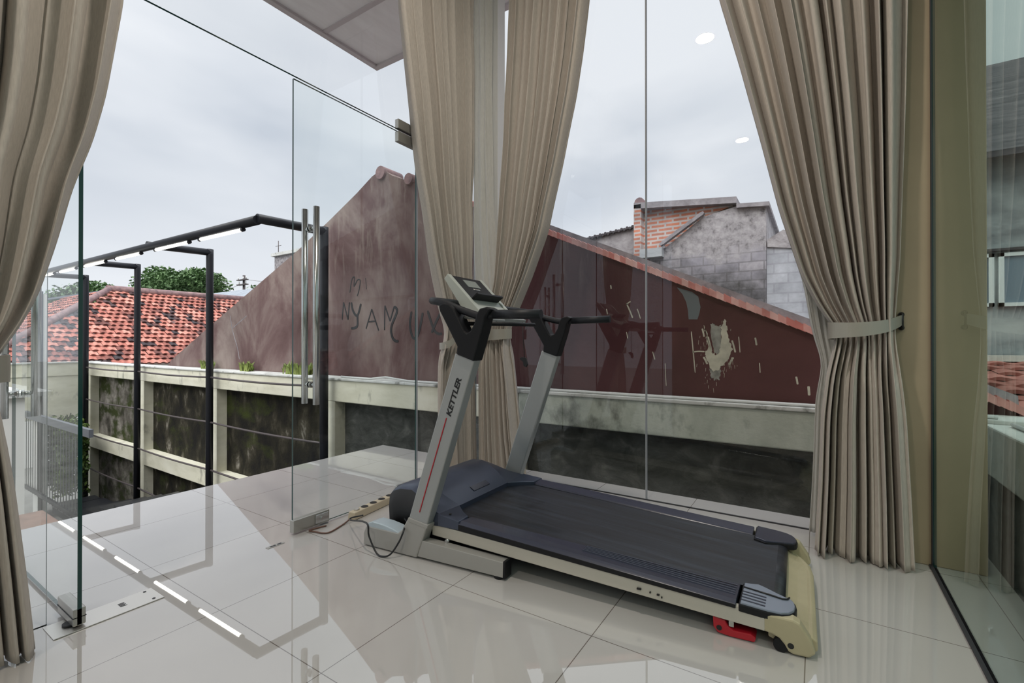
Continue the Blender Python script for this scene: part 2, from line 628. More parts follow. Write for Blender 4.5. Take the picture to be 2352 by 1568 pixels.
M['block'] = brick('grey_concrete_blocks', (0.33, 0.32, 0.36), (0.46, 0.44, 0.47), (0.27, 0.26, 0.28), 1.0, 0.28, 0.115, 0.009, soot=(4.05, 4.80))
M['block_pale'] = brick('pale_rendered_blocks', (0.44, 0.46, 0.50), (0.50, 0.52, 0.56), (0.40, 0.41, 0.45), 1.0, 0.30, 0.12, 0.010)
M['red_brick'] = brick('rough_red_brick', (0.60, 0.22, 0.13), (0.46, 0.19, 0.13), (0.52, 0.47, 0.45), 1.0, 0.20, 0.055, 0.013)
M['old_render'] = weathered('patchy_grey_render', [(0.32, (0.13, 0.12, 0.13)), (0.5, (0.32, 0.30, 0.31)), (0.7, (0.46, 0.44, 0.45))], 5, None, 0.95, bs=0.6)
M['neighbour_render'] = weathered('smooth_grey_render', [(0.35, (0.20, 0.21, 0.23)), (0.5, (0.34, 0.36, 0.38)), (0.7, (0.45, 0.47, 0.48))], 1.6, (1, 1, 2), 0.9, bs=0.3)
M['dark_roof'] = weathered('dark_corrugated_sheet', [(0.3, (0.035, 0.033, 0.040)), (0.6, (0.09, 0.08, 0.09)), (0.8, (0.18, 0.16, 0.17))], 2.5, (1, 8, 8), 0.7, bs=0.2)
M['grey_roof'] = plain('grey_fibre_sheet', (0.30, 0.33, 0.37), 0.8, var=0.15, vscale=2)
M['white_frame'] = plain('white_window_frame', (0.75, 0.78, 0.80), 0.4)
M['pane_blue'] = plain('blue_grey_window_glass', (0.16, 0.21, 0.27), 0.08, 0.0, 0.9)
M['pipe_white'] = plain('white_conduit', (0.62, 0.63, 0.61), 0.5)
M['ground'] = weathered('light_bouncing_ground', [(0.3, (0.15, 0.145, 0.135)), (0.7, (0.25, 0.245, 0.23))], 2, None, 1.0)  # ground tone raised so it bounces light up to the soffit
M['moss_green'] = weathered('wet_moss', [(0.3, (0.03, 0.045, 0.008)), (0.7, (0.10, 0.13, 0.02))], 6, None, 1.0)
M['deck'] = plain('black_deck_board', (0.018, 0.019, 0.024), 0.3)
M['brick_step'] = plain('terracotta_step', (0.17, 0.10, 0.075), 0.7, var=0.2)
M['led'] = None
m = bpy.data.materials.new('lit_led_tube')
m.use_nodes = True
nb = m.node_tree.nodes['Principled BSDF']
nb.inputs['Base Color'].default_value = (1, 1, 1, 1)
nb.inputs['Emission Color'].default_value = (1.0, 0.97, 0.86, 1)
nb.inputs['Emission Strength'].default_value = 7.0
M['led'] = m
m = bpy.data.materials.new('lit_downlight')
m.use_nodes = True
nb = m.node_tree.nodes['Principled BSDF']
nb.inputs['Emission Color'].default_value = (1.0, 0.95, 0.85, 1)
nb.inputs['Emission Strength'].default_value = 14.0
M['lamp'] = m


def leafy(name, a, b_, tr=0.2):
    m, nt, b = new_mat(name)
    f = add_noise(nt, 1.5, 3)
    nt.links.new(ramp(nt, f, [(0.3, a), (0.7, b_)]), b.inputs['Base Color'])
    b.inputs['Roughness'].default_value = 0.6
    return m


M['leaf'] = leafy('tree_leaf', (0.035, 0.085, 0.025), (0.14, 0.24, 0.09))
M['leaf_hedge'] = leafy('hedge_leaf', (0.02, 0.05, 0.008), (0.10, 0.15, 0.02))
M['leaf_weed'] = leafy('weed_leaf', (0.10, 0.16, 0.03), (0.30, 0.33, 0.08))
M['bark'] = plain('bark', (0.09, 0.07, 0.05), 0.9)


def cloth(name, col, trans=0.18):
    m = bpy.data.materials.new(name)
    m.use_nodes = True
    nt = m.node_tree
    b = nt.nodes['Principled BSDF']
    out = nt.nodes['Material Output']
    tc = nt.nodes.new('ShaderNodeTexCoord')
    mp = nt.nodes.new('ShaderNodeMapping')
    mp.inputs['Scale'].default_value = (260, 260, 30)
    n = nt.nodes.new('ShaderNodeTexNoise')
    n.inputs['Scale'].default_value = 1.0
    n.inputs['Detail'].default_value = 2
    nt.links.new(tc.outputs['Object'], mp.inputs['Vector'])
    nt.links.new(mp.outputs['Vector'], n.inputs['Vector'])
    c = ramp(nt, n.outputs['Fac'], [(0.3, [x * 0.90 for x in col]), (0.7, [x * 1.08 for x in col])])
    nt.links.new(c, b.inputs['Base Color'])
    b.inputs['Roughness'].default_value = 0.75
    b.inputs['Sheen Weight'].default_value = 0.15
    b.inputs['Specular IOR Level'].default_value = 0.3
    t = nt.nodes.new('ShaderNodeBsdfTranslucent')
    t.inputs['Color'].default_value = c4([min(1, x * 1.1) for x in col])
    mx = nt.nodes.new('ShaderNodeMixShader')
    mx.inputs[0].default_value = trans
    nt.links.new(b.outputs[0], mx.inputs[1])
    nt.links.new(t.outputs[0], mx.inputs[2])
    nt.links.new(mx.outputs[0], out.inputs['Surface'])
    return m


M['curtain'] = cloth('beige_curtain_cloth', (0.56, 0.50, 0.44), 0.12)
M['lining'] = cloth('pale_lining_cloth', (0.74, 0.73, 0.69), 0.45)
M['hem'] = cloth('brown_hem_cloth', (0.26, 0.235, 0.20), 0.08)
M['satin'] = plain('satin_tieback', (0.36, 0.34, 0.295), 0.36, 0.15, 0.5)

M['tm_silver'] = plain('silver_grey_paint', (0.36, 0.37, 0.37), 0.38, 0.35, 0.5, bmp=(400, 0.03, 0.0005))
M['tm_silver_base'] = plain('satin_silver_base', (0.38, 0.37, 0.35), 0.45, 0.3)
M['tm_alu'] = plain('cream_aluminium_rail', (0.50, 0.47, 0.41), 0.42, 0.1)
M['tm_black'] = plain('black_plastic', (0.009, 0.009, 0.011), 0.5, 0, 0.25, bmp=(300, 0.05, 0.0005))
M['tm_rail'] = plain('blue_black_foot_rail', (0.040, 0.043, 0.066), 0.25, 0, 0.6)
M['tm_rib'] = plain('sky_sheen_rail_ribs', (0.075, 0.085, 0.12), 0.28, 0.1, 0.7)  # bluish tone stands in for sky reflected on the ribs
M['tm_grip'] = plain('black_foam_grip', (0.010, 0.011, 0.015), 0.5, 0, 0.4)
M['tm_hood'] = plain('blue_grey_metallic_plastic', (0.050, 0.062, 0.098), 0.34, 0.25, 0.6)
M['tm_hood_dark'] = plain('charcoal_plastic', (0.016, 0.016, 0.018), 0.6)
M['tm_cap'] = plain('sky_sheen_cap_plastic', (0.24, 0.27, 0.34), 0.28, 0.2, 0.6)  # black cap plastic, painted blue-grey for the sky it mirrors
M['tm_cream'] = plain('yellowed_cream_plastic', (0.42, 0.37, 0.24), 0.4, 0, 0.4, var=0.08)
M['tm_red'] = plain('red_plastic', (0.42, 0.010, 0.022), 0.35)
M['tm_bluecap'] = plain('pale_blue_grey_plastic', (0.46, 0.54, 0.60), 0.3, 0, 0.5)
M['tm_lcd'] = plain('grey_lcd', (0.26, 0.29, 0.28), 0.15)
M['tm_ink'] = plain('black_ink', (0.008, 0.008, 0.009), 0.4)
M['tm_pale'] = plain('pale_console_plastic', (0.42, 0.44, 0.40), 0.4)
m, nt, b = new_mat('worn_running_belt')
f = add_noise(nt, 3.0, 5, 0.6, (0.8, 14, 1))
nt.links.new(ramp(nt, f, [(0.3, (0.013, 0.012, 0.014)), (0.5, (0.019, 0.021, 0.028)), (0.7, (0.034, 0.040, 0.056))]), b.inputs['Base Color'])
b.inputs['Roughness'].default_value = 0.42
bump(nt, b, add_noise(nt, 500, 2), 0.15, 0.0006)
M['tm_belt'] = m
M['strip_plastic'] = plain('ivory_socket_plastic', (0.52, 0.44, 0.32), 0.45)
M['cable_black'] = plain('black_cable', (0.01, 0.01, 0.012), 0.4)
M['cable_brown'] = plain('brown_cable', (0.14, 0.07, 0.05), 0.5)
M['wood'] = plain('brown_door_wood', (0.22, 0.12, 0.06), 0.45, var=0.2, vscale=4)

# ---------------------------------------------------------------- the room
GX, GY = -0.41, 1.46          # door wall plane, window wall plane
CZ = 3.90                     # ceiling
RX = 2.262                    # right glass plane
BY = -4.6                     # wall behind the camera


mb = MB()
mb.box((-1.66, BY, -0.18), (2.485, 1.645, 0.0))
struct('floor', mb, M['tile'], org=(0, 0, 0), label='polished cream tile floor with thin grey joints')
mb = MB()
mb.box((GX - 0.02, BY, CZ), (2.485, GY + 0.02, CZ + 0.2))
struct('ceiling', mb, M['ceil'], label='plain white ceiling high over the room')
mb = MB()
mb.box((GX - 0.02, BY - 0.15, 0), (2.485, BY, CZ))
struct('wall_back', mb, M['cream_wall'], label='cream painted wall behind the viewpoint')
# cream column at the right end of the window wall
mb = MB()
mb.box((1.96, 1.27, 0), (2.432, 1.62, CZ))
struct('wall_right', mb, M['cream_wall'], label='cream painted column between the window wall and the right-hand glass', bevel=0.004)
mb = MB()
mb.box((-0.33, 1.50, 0), (-0.222, 1.60, 3.94))
struct('trim_1', mb, M['white_paint'], label='slim white post just outside the glass corner')

# soffit of the roof overhang
mb = MB()
mb.box((-2.115, BY, 3.95), (3.6, 1.955, 3.99))
sof = root('trim_2', (-1.2, 0.0, 3.95), 'stained grey underside of the roof overhang at the top of the view', None, kind='structure')
obj('overhang_panel', mb, M['soffit'], sof)
mb = MB()
mb.box((-2.16, BY, 3.925), (-2.10, 1.94, 4.06))
mb.box((-2.16, 1.941, 3.925), (3.6, 2.0, 4.06))
obj('overhang_rim', mb, M['soffit_trim'], sof, bevel=0.004)
mb = MB()
mb.box((-2.10, 1.29, 3.938), (2.0, 1.335, 3.952))
mb.box((-2.10, -0.55, 3.938), (GX, -0.505, 3.952))
obj('overhang_batten', mb, M['soffit_trim'], sof)
mb = MB()
mb.box((-2.0, BY, 4.02), (3.6, 1.9, 4.10))
obj('roof_slab', mb, M['ceil'], sof)


def pane(name, lo, hi, gm, label=None, parent=None, edge='glass_edge', cat=None):
    """a glass sheet; its thin faces carry the green edge material"""
    mb = MB()
    mb.box(lo, hi)
    d = [hi[i] - lo[i] for i in range(3)]
    th = d.index(min(d))
    # face order: -z, +z, -y, +x, +y, -x
    axes = [2, 2, 1, 0, 1, 0]
    mb.m = [0 if a == th else 1 for a in axes]
    o = obj(name, mb, [gm, M[edge]], parent)
    if parent is None:
        tag(o, label, cat, None, 'structure')
    return o


T = 0.006
# door wall: sidelight, transom, fixed light to the corner
pane('window_1', (GX - T, -3.9, 0.0), (GX + T, -0.972, 2.335), M['glass'], 'tall fixed glass beside the open door, at the left edge')
pane('window_2', (GX - T, 0.826, 0.0), (GX + T, GY - 0.008, CZ), M['glass'], 'narrow fixed glass between the closed door and the corner curtains', edge='seal_grey')
pane('window_3', (GX - T, -3.9, 2.343), (GX + T, 0.820, CZ), M['glass'], 'long glass transom above both doors')
# window wall: two tall panes
pane('window_4', (GX + 0.01, GY - T, 0.0), (0.935, GY + T, CZ), M['glass'], 'tall window pane behind the treadmill console')
pane('window_5', (0.941, GY - T, 0.0), (1.96, GY + T, CZ), M['glass'], 'tall window pane beside the right-hand curtain')
pane('window_6', (RX - T, BY, 0.0), (RX + T, 1.257, CZ), M['glass_green'], 'green tinted glass wall at the right edge')
mb = MB()
mb.box((0.9345, GY - 0.010, 0.002), (0.9415, GY + 0.010, CZ - 0.002))
struct('trim_3', mb, M['seal_grey'], label='thin grey vertical joint between the two window panes')
mb = MB()
mb.box((GX, GY - 0.016, 0.0), (1.96, GY - 0.007, 0.006))
struct('trim_4', mb, M['seal'], label='dark bottom seal of the window wall')
mb = MB()
mb.box((RX - 0.018, BY, 0.0), (RX - 0.0065, 1.266, 0.008))
mb.box((RX - 0.010, 1.2575, 0.0), (RX + 0.006, 1.2698, CZ))
struct('trim_5', mb, M['seal'], label='black silicone seal where the right-hand glass meets floor and column')
mb = MB()
mb.box((GX + 0.0065, 0.83, 0.0), (GX + 0.014, GY - 0.02, 0.006))
struct('trim_6', mb, M['seal'], label='dark bottom seal beside the closed glass door')


def door(name, label, closed):
    """a frameless door leaf with patch fittings and a pair of pull tubes"""
    r = root(name, (GX, -0.065, 0) if closed else (-0.30, -0.915, 0), label, None, kind='structure')
    if closed:
        W = lambda a, n, z: (GX + n, -0.062 + a, z)      # a along the leaf from its free edge, n to the room
    else:
        W = lambda a, n, z: (-1.165 + a, -0.915 + n, z)
    LW = 0.875

    def wb(mb, a0, a1, n0, n1, z0, z1):
        v = [W(a0, n0, z0), W(a1, n0, z0), W(a1, n1, z0), W(a0, n1, z0), W(a0, n0, z1), W(a1, n0, z1), W(a1, n1, z1), W(a0, n1, z1)]
        mb.hexa(v)
    mb = MB()
    wb(mb, 0, LW, -T, T, 0.012, 2.328)
    # thin faces: edges of the leaf
    mb.m = [1, 1, 0, 1, 0, 1]
    obj('glass_leaf', mb, [M['glass_door'], M['glass_edge']], r)
    # handles: one tube on each face, joined by standoffs
    for side, off in (('inner', 0.050), ('outer', -0.050)):
        mb = MB()
        mb.cyl(W(0.100, off, 0.655), W(0.100, off, 1.690), 0.0165, 20)
        h = obj('door_handle', mb, M['steel'], r)
        for zz in (0.758, 1.58):
            mb = MB()
            mb.cyl(W(0.100, math.copysign(T, off), zz), W(0.100, off, zz), 0.010, 14)
            mb.cyl(W(0.100, math.copysign(T, off), zz), W(0.100, math.copysign(T + 0.006, off), zz), 0.017, 14)
            obj('handle_standoff', mb, M['steel'], h)
    # patch fittings
    mb = MB()
    wb(mb, LW - 0.17, LW, -0.017, 0.017, 0.010, 0.068)
    pf = obj('pivot_patch', mb, M['patch'], r, bevel=0.003)
    mb = MB()
    wb(mb, LW - 0.17, LW, -0.0185, 0.0185, 0.036, 0.039)
    obj('patch_groove', mb, M['seal'], pf)
    mb = MB()
    wb(mb, LW - 0.17, LW, -0.016, 0.016, 2.262, 2.328)
    obj('top_patch', mb, M['patch'], r, bevel=0.003)
    mb = MB()
    if closed:
        wb(mb, -0.004, 0.205, -0.017, 0.017, 0.010, 0.075)
        lk = obj('lock_patch', mb, M['patch'], r, bevel=0.003)
        mb = MB()
        wb(mb, 0.118, 0.195, 0.018, 0.023, 0.022, 0.066)
        mb.cyl(W(0.155, 0.022, 0.044), W(0.155, 0.029, 0.044), 0.010, 16)
        obj('lock_cylinder', mb, M['steel'], lk, bevel=0.001)
    return r


door('door_1', 'glass door standing open at the left, seen nearly edge on', False)
door('door_2', 'closed frameless glass door with two tall steel pull tubes', True)
# transom patch above the closed door's pivot
mb = MB()
mb.box((GX - 0.016, 0.643, 2.345), (GX + 0.016, 0.86, 2.405))
tag(obj('transom_patch', mb, M['patch'], bevel=0.003), 'small steel patch clamped to the transom glass above the door pivot', 'door hardware')
# floor spring cover under the open door
r = root('floor_spring_cover', (-0.335, -0.83, 0.0), 'long steel floor spring plate set in the tiles under the open door', 'door hardware')
mb = MB()
mb.box((-0.392, -0.985, 0.0005), (-0.270, -0.672, 0.004))
obj('cover_plate', mb, M['steel_satin'], r, bevel=0.0015)
for x, y in ((-0.375, -0.70), (-0.290, -0.70), (-0.333, -0.90)):
    mb = MB()
    mb.cyl((x, y, 0.004), (x, y, 0.0052), 0.0055, 12)
    obj('screw', mb, M['seal'], r)
mb = MB()
for k in range(5):
    mb.box((-0.352 + 0.007 * k, -0.792, 0.0041), (-0.349 + 0.007 * k, -0.772 - 0.004 * (k % 2), 0.0048))
obj('engraved_mark', mb, M['seal'], r)
mb = MB()
mb.cyl((-0.333, -0.93, 0.004), (-0.333, -0.93, 0.012), 0.020, 20)
obj('pivot_spindle', mb, M['seal'], r)
# strike plate for the closed door's lock
r = root('floor_strike_plate', (-0.36, -0.18, 0.0), 'tiny steel strike plate in the floor in front of the closed door edge', 'door hardware')
mb = MB()
mb.box((-0.372, -0.222, 0.0004), (-0.350, -0.138, 0.002))
obj('strike_body', mb, M['patch'], r)
mb = MB()
mb.box((-0.367, -0.205, 0.002), (-0.356, -0.178, 0.0026))
mb.box((-0.367, -0.170, 0.002), (-0.356, -0.150, 0.0026))
obj('strike_slot', mb, M['seal'], r)

# downlights in the ceiling (the window glass mirrors two of them)
for i, (x, y) in enumerate(((0.945, -0.375), (0.945, -3.05))):
    r = root('downlight', (x, y, CZ), ['lit round ceiling downlight nearer the window', 'lit round ceiling downlight farther into the room'][i], 'ceiling light', 'ceiling downlights')
    mb = MB()
    n = 28
    v = [(x + 0.075 * math.cos(2 * PI * k / n), y + 0.075 * math.sin(2 * PI * k / n), CZ - 0.001) for k in range(n)]
    v += [(x + 0.058 * math.cos(2 * PI * k / n), y + 0.058 * math.sin(2 * PI * k / n), CZ - 0.010) for k in range(n)]
    mb.add(v, [(k, (k + 1) % n, n + (k + 1) % n, n + k) for k in range(n)], 0, True)
    obj('lamp_ring', mb, M['white_paint'], r)
    mb = MB()
    mb.cyl((x, y, CZ - 0.001), (x, y, CZ - 0.008), 0.057, 28)
    obj('lamp_lens', mb, M['lamp'], r)
    L = bpy.data.lights.new('downlight_beam', 'AREA')
    L.shape = 'DISK'
    L.size = 0.16
    L.energy = 36
    L.color = (1.0, 0.92, 0.82)
    lo = bpy.data.objects.new('downlight_beam', L)
    COL.objects.link(lo)
    lo.location = (x, y, CZ - 0.02)

# ---------------------------------------------------------------- curtains
def lerp_tab(tab, z):
    """tab: descending list of (z, value)"""
    if z >= tab[0][0]:
        (z0, a), (z1, b) = tab[0], tab[1]
        return a + (b - a) * (z - z0) / (z1 - z0) * (0.55 if z > tab[0][0] else 1)
    for (z0, a), (z1, b) in zip(tab, tab[1:]):
        if z0 >= z >= z1:
            t = (z0 - z) / (z0 - z1) if z0 != z1 else 0
            return a + (b - a) * t
    return tab[-1][1]


def smooth_tab(tab, zs):
    vals = [lerp_tab(tab, z) for z in zs]
    for _ in range(2):
        vals = [vals[0]] + [(vals[i - 1] + 2 * vals[i] + vals[i + 1]) / 4 for i in range(1, len(vals) - 1)] + [vals[-1]]
    return vals


def curtain_mesh(lt, rt, plane, axis, folds, amp, ztie, ztop=3.86, zbot=0.004, seed=0, room=1, lean=0.0, flare=1.0, hem=True, pinch=1.0):
    """lt / rt: (z, coordinate along the wall) of the two edges; plane: function z -> distance coordinate; axis 'x': the curtain runs along X"""
    rnd = random.Random(seed)
    ZN = 120
    zs = [ztop + (zbot - ztop) * i / (ZN - 1) for i in range(ZN)]
    L = smooth_tab(lt, zs)
    R = smooth_tab(rt, zs)
    per = 18
    UN = folds * per
    ph = [rnd.uniform(-0.34, 0.34) for _ in range(folds + 2)]
    am = [rnd.uniform(0.55, 1.25) for _ in range(folds + 2)]
    off = [rnd.uniform(-0.3, 0.3) for _ in range(folds + 2)]
    ph2 = [rnd.uniform(-0.4, 0.4) for _ in range(folds + 2)]
    am2 = [rnd.uniform(0.1, 1.5) for _ in range(folds + 2)]
    mb = MB()
    V = []
    for i, z in enumerate(zs):
        width = abs(R[i] - L[i])
        below = z < ztie
        k = min(1.0, max(0.0, (ztie + 0.02 - z) / 0.25))       # 0 above the tie, 1 below
        wave = width / folds
        a0 = min(amp, 0.035 + wave * 0.42) * (1.0 - 0.45 * math.exp(-((z - ztie) / 0.10) ** 2) * pinch)
        for j in range(UN + 1):
            u = j / UN
            q = u * folds
            n0 = int(min(folds - 1, math.floor(q)))
            fr = q - n0
            s_ = fr * fr * (3 - 2 * fr)
            g = lambda A: A[n0] * (1 - s_) + A[n0 + 1] * s_
            p = g(ph) * (1 - k) + g(ph2) * k
            a = g(am) * (1 - k) + g(am2) * k
            w = math.sin(2 * PI * (q + p * 0.8) + 0.25 * noise.noise(Vector((q * 0.9, z * 0.7, seed))))
            w = math.copysign(abs(w) ** 0.8, w)
            wl_ = math.sin(2 * PI * (q * 0.56 + 0.55 * g(off) + 0.35 * math.sin(q * 1.7 + seed)) + 0.3 * noise.noise(Vector((q * 0.5, z, seed + 2))))
            w = w * (1 - 0.62 * k) + 0.95 * k * math.copysign(abs(wl_) ** 0.75, wl_)
            w2 = (0.24 - 0.06 * k) * math.sin(2 * PI * (2.1 * q + g(off) * 2) + 1.3)
            d = a0 * (a * w + w2 * a) + 0.012 * noise.noise(Vector((u * 5, z * 2.2, seed + 5)))
            c = L[i] + (R[i] - L[i]) * (u + 0.035 * k * math.sin(2 * PI * u) * math.sin(5.0 * u + seed))
            c += wave * 0.22 * math.sin(4 * PI * q + p * 5) * a * 0.5
            zz = z
            if i == ZN - 1:
                zz = zbot + 0.003 * (1 + math.sin(q * 2.1 + seed))
            base = plane(z, u)
            if axis == 'x':
                V.append((c, base - d * room, zz))
            else:
                V.append((base + d * room, c, zz))
    F = []
    mi = []
    for i in range(ZN - 1):
        for j in range(UN):
            F.append((i * (UN + 1) + j, i * (UN + 1) + j + 1, (i + 1) * (UN + 1) + j + 1, (i + 1) * (UN + 1) + j))
            mi.append(0)
    mb.add(V, F, 0, True)
    mb.m = mi
    return mb


def catmull(P, n=8):
    P = [Vector(p) for p in P]
    P = [P[0]] + P + [P[-1]]
    out = []
    for i in range(1, len(P) - 2):
        for k in range(n):
            t = k / n
            a, b_, c_, d = P[i - 1], P[i], P[i + 1], P[i + 2]
            out.append(0.5 * ((2 * b_) + (c_ - a) * t + (2 * a - 5 * b_ + 4 * c_ - d) * t * t + (3 * b_ - a - 3 * c_ + d) * t ** 3))
    out.append(P[-2])
    return out


def sweep_band(pts, h0, h1, th, mat, parent, name='tieback', lift=0.0):
    """band following plan points pts [(x, y, z)], its height running from h0 to h1"""
    mb = MB()
    P = catmull(pts, 6)
    n = len(P)
    rows = []
    for i, p in enumerate(P):
        t = (P[min(n - 1, i + 1)] - P[max(0, i - 1)])
        t.z = 0
        t.normalize()
        nn = Vector((-t.y, t.x, 0))
        h = h0 + (h1 - h0) * i / (n - 1)
        rows.append([p + nn * th / 2 + Vector((0, 0, -h / 2)), p + nn * th * 0.6 + Vector((0, 0, 0)), p + nn * th / 2 + Vector((0, 0, h / 2)),
                     p - nn * th / 2 + Vector((0, 0, h / 2)), p - nn * th / 2 + Vector((0, 0, -h / 2))])
    v = [q for r_ in rows for q in r_]
    f = []
    for i in range(n - 1):
        for q in range(5):
            w = (q + 1) % 5
            f.append((i * 5 + q, i * 5 + w, (i + 1) * 5 + w, (i + 1) * 5 + q))
    f.append(tuple(range(5)))
    f.append(tuple(range((n - 1) * 5, n * 5)))
    mb.add(v, f, 0, False)
    return obj(name, mb, mat, parent)


def arc(cx, cy, rx, ry, a0, a1, z0, z1, n=18):
    return [(cx + rx * math.cos(a0 + (a1 - a0) * i / n), cy + ry * math.sin(a0 + (a1 - a0) * i / n), z0 + (z1 - z0) * i / n) for i in range(n + 1)]


# right-hand curtain, tied back to the column
rc = root('curtain', (1.98, 1.20, 0.0), 'beige curtain tied back against the cream column at the right', 'curtain', 'beige floor-length curtains')
RL = [(3.86, 1.18), (2.79, 1.409), (2.42, 1.502), (1.99, 1.601), (1.64, 1.678), (1.29, 1.775), (1.13, 1.848), (1.05, 1.905), (0.98, 1.905), (0.83, 1.872), (0.64, 1.852), (0.33, 1.842), (0.0, 1.826)]
RR = [(3.86, 2.185), (2.49, 2.168), (2.11, 2.161), (1.63, 2.148), (1.34, 2.139), (1.07, 2.120), (0.99, 2.120), (0.66, 2.150), (0.28, 2.168), (0.0, 2.178)]
mb = curtain_mesh(RL, RR, lambda z, u: 1.19 - 0.02 * u, 'x', 11, 0.052, 1.02, seed=3)
obj('curtain_panel', mb, M['curtain'], rc, solid=0.003)
LL = [(3.86, 1.30), (2.42, 1.52), (1.64, 1.690), (1.56, 1.703), (1.28, 1.776), (1.04, 1.812), (0.94, 1.838), (0.88, 1.855), (0.69, 1.826), (0.29, 1.812), (0.0, 1.796)]
LR = [(3.86, 1.75), (1.5, 1.90), (1.04, 1.93), (0.88, 1.93), (0.0, 1.94)]
mb = curtain_mesh(LL, LR, lambda z, u: 1.355, 'x', 4, 0.026, 0.95, seed=11, zbot=0.02)
obj('curtain_lining', mb, M['lining'], rc, solid=0.002)
sweep_band([(1.93, 1.262, 1.035), (1.892, 1.235, 1.035), (1.878, 1.195, 1.035), (1.888, 1.155, 1.035), (1.925, 1.125, 1.035), (1.98, 1.112, 1.036), (2.04, 1.118, 1.042), (2.09, 1.142, 1.052), (2.125, 1.185, 1.066), (2.148, 1.238, 1.078)], 0.088, 0.045, 0.006, M['satin'], rc)
# its hook on the column
hk = root('tieback_hook', (2.152, 1.262, 1.075), 'small black hook on the cream column holding the tieback', 'curtain hook')
mb = MB()
mb.tube([(2.152, 1.269, 1.105), (2.152, 1.250, 1.108), (2.152, 1.242, 1.100), (2.152, 1.240, 1.075), (2.152, 1.242, 1.050), (2.152, 1.250, 1.042), (2.152, 1.269, 1.045)], 0.0055, 10)
obj('hook_bar', mb, M['tm_ink'], hk)
for z in (1.105, 1.045):
    mb = MB()
    mb.cyl((2.152, 1.2699, z), (2.152, 1.262, z), 0.011, 14)
    obj('hook_plate', mb, M['tm_ink'], hk)

# corner curtain on the window wall
c2 = root('curtain', (0.10, 1.36, 0.0), 'beige curtain right of the glass corner, tied behind the treadmill', 'curtain', 'beige floor-length curtains')
AL = [(3.86, 0.02), (3.45, -0.014), (2.52, -0.059), (1.95, -0.097), (1.42, -0.136), (1.25, -0.17), (1.12, -0.225), (1.04, -0.24), (0.94, -0.245), (0.61, -0.25), (0.0, -0.25)]
AR = [(3.86, 0.66), (3.21, 0.588), (2.88, 0.542), (2.61, 0.495), (2.2, 0.398), (1.75, 0.282), (1.43, 0.143), (1.25, 0.053), (1.11, -0.014), (1.0, -0.030), (0.94, -0.021), (0.72, 0.008), (0.32, 0.053), (0.0, 0.105)]
mb = curtain_mesh(AL, AR, lambda z, u: 1.355, 'x', 9, 0.042, 1.05, seed=21)
obj('curtain_panel', mb, M['curtain'], c2, solid=0.003)
sweep_band(arc(-0.125, 1.36, 0.125, 0.068, PI * 1.02, PI * 1.98, 1.03, 1.045), 0.085, 0.07, 0.006, M['satin'], c2)

# corner curtain on the door wall
c1 = root('curtain', (-0.30, 1.12, 0.0), 'beige curtain left of the glass corner, beside the closed door', 'curtain', 'beige floor-length curtains')
BL = [(3.86, 0.47), (3.06, 0.553), (2.75, 0.607), (2.42, 0.663), (2.05, 0.735), (1.63, 0.835), (1.29, 0.935), (1.12, 0.985), (1.03, 0.990), (0.90, 0.955), (0.65, 0.942), (0.0, 0.964)]
BR = [(3.86, 1.31), (2.55, 1.315), (1.84, 1.30), (1.58, 1.29), (1.33, 1.30), (1.12, 1.32), (1.03, 1.32), (0.94, 1.34), (0.61, 1.37), (0.0, 1.38)]
mb = curtain_mesh(BL, BR, lambda z, u: -0.315, 'y', 9, 0.042, 1.05, seed=33)
obj('curtain_panel', mb, M['curtain'], c1, solid=0.003)
DL = [(3.86, -0.398), (1.88, -0.398), (1.61, -0.394), (1.34, -0.375), (1.14, -0.30), (0.0, -0.31)]
DR = [(3.86, -0.218), (2.58, -0.218), (1.98, -0.198), (1.59, -0.165), (1.29, -0.145), (1.13, -0.15), (0.0, -0.15)]
mb = curtain_mesh(DL, DR, lambda z, u: 1.425, 'x', 3, 0.014, 1.1, seed=44)
obj('curtain_lining', mb, M['lining'], c2, solid=0.002)
sweep_band([(-0.35, 0.985, 0.955), (-0.31, 0.975, 0.958), (-0.262, 0.99, 0.975), (-0.238, 1.04, 1.02), (-0.240, 1.11, 1.045), (-0.27, 1.18, 1.06)], 0.045, 0.06, 0.006, M['satin'], c1)

# near left curtain
c3 = root('curtain', (-0.22, -1.25, 0.0), 'beige curtain filling the left edge of the view, in front of the open door', 'curtain', 'beige floor-length curtains')
EL = [(3.86, -1.95), (2.2, -1.75), (1.5, -1.62), (1.13, -1.50), (0.96, -1.40), (0.89, -1.36), (0.8, -1.38), (0.52, -1.44), (0.0, -1.46)]
ER = [(3.86, -0.70), (2.2, -0.800), (1.84, -0.850), (1.67, -0.885), (1.5, -0.936), (1.3, -0.978), (1.13, -1.020), (1.03, -1.060), (0.96, -1.100), (0.91, -1.126), (0.87, -1.126), (0.76, -1.106), (0.52, -1.076), (0.21, -1.048), (0.0, -1.03)]
mb = curtain_mesh(EL, ER, lambda z, u: -0.235, 'y', 11, 0.040, 0.89, seed=52)
obj('curtain_panel', mb, M['curtain'], c3, solid=0.003)
sweep_band([(-0.26, -1.10, 0.90), (-0.215, -1.098, 0.90), (-0.172, -1.125, 0.90), (-0.150, -1.20, 0.89), (-0.155, -1.30, 0.89), (-0.20, -1.40, 0.90)], 0.085, 0.07, 0.006, M['satin'], c3)

# ---------------------------------------------------------------- outside: ground, pergola, boundary wall
mb = MB()
mb.box((-120, -60, -2.9), (60, 120, -2.5))
struct('ground', mb, M['ground'], label='ground a storey below the terrace, kept pale to bounce light upwards', org=(0, 0, -2.9))

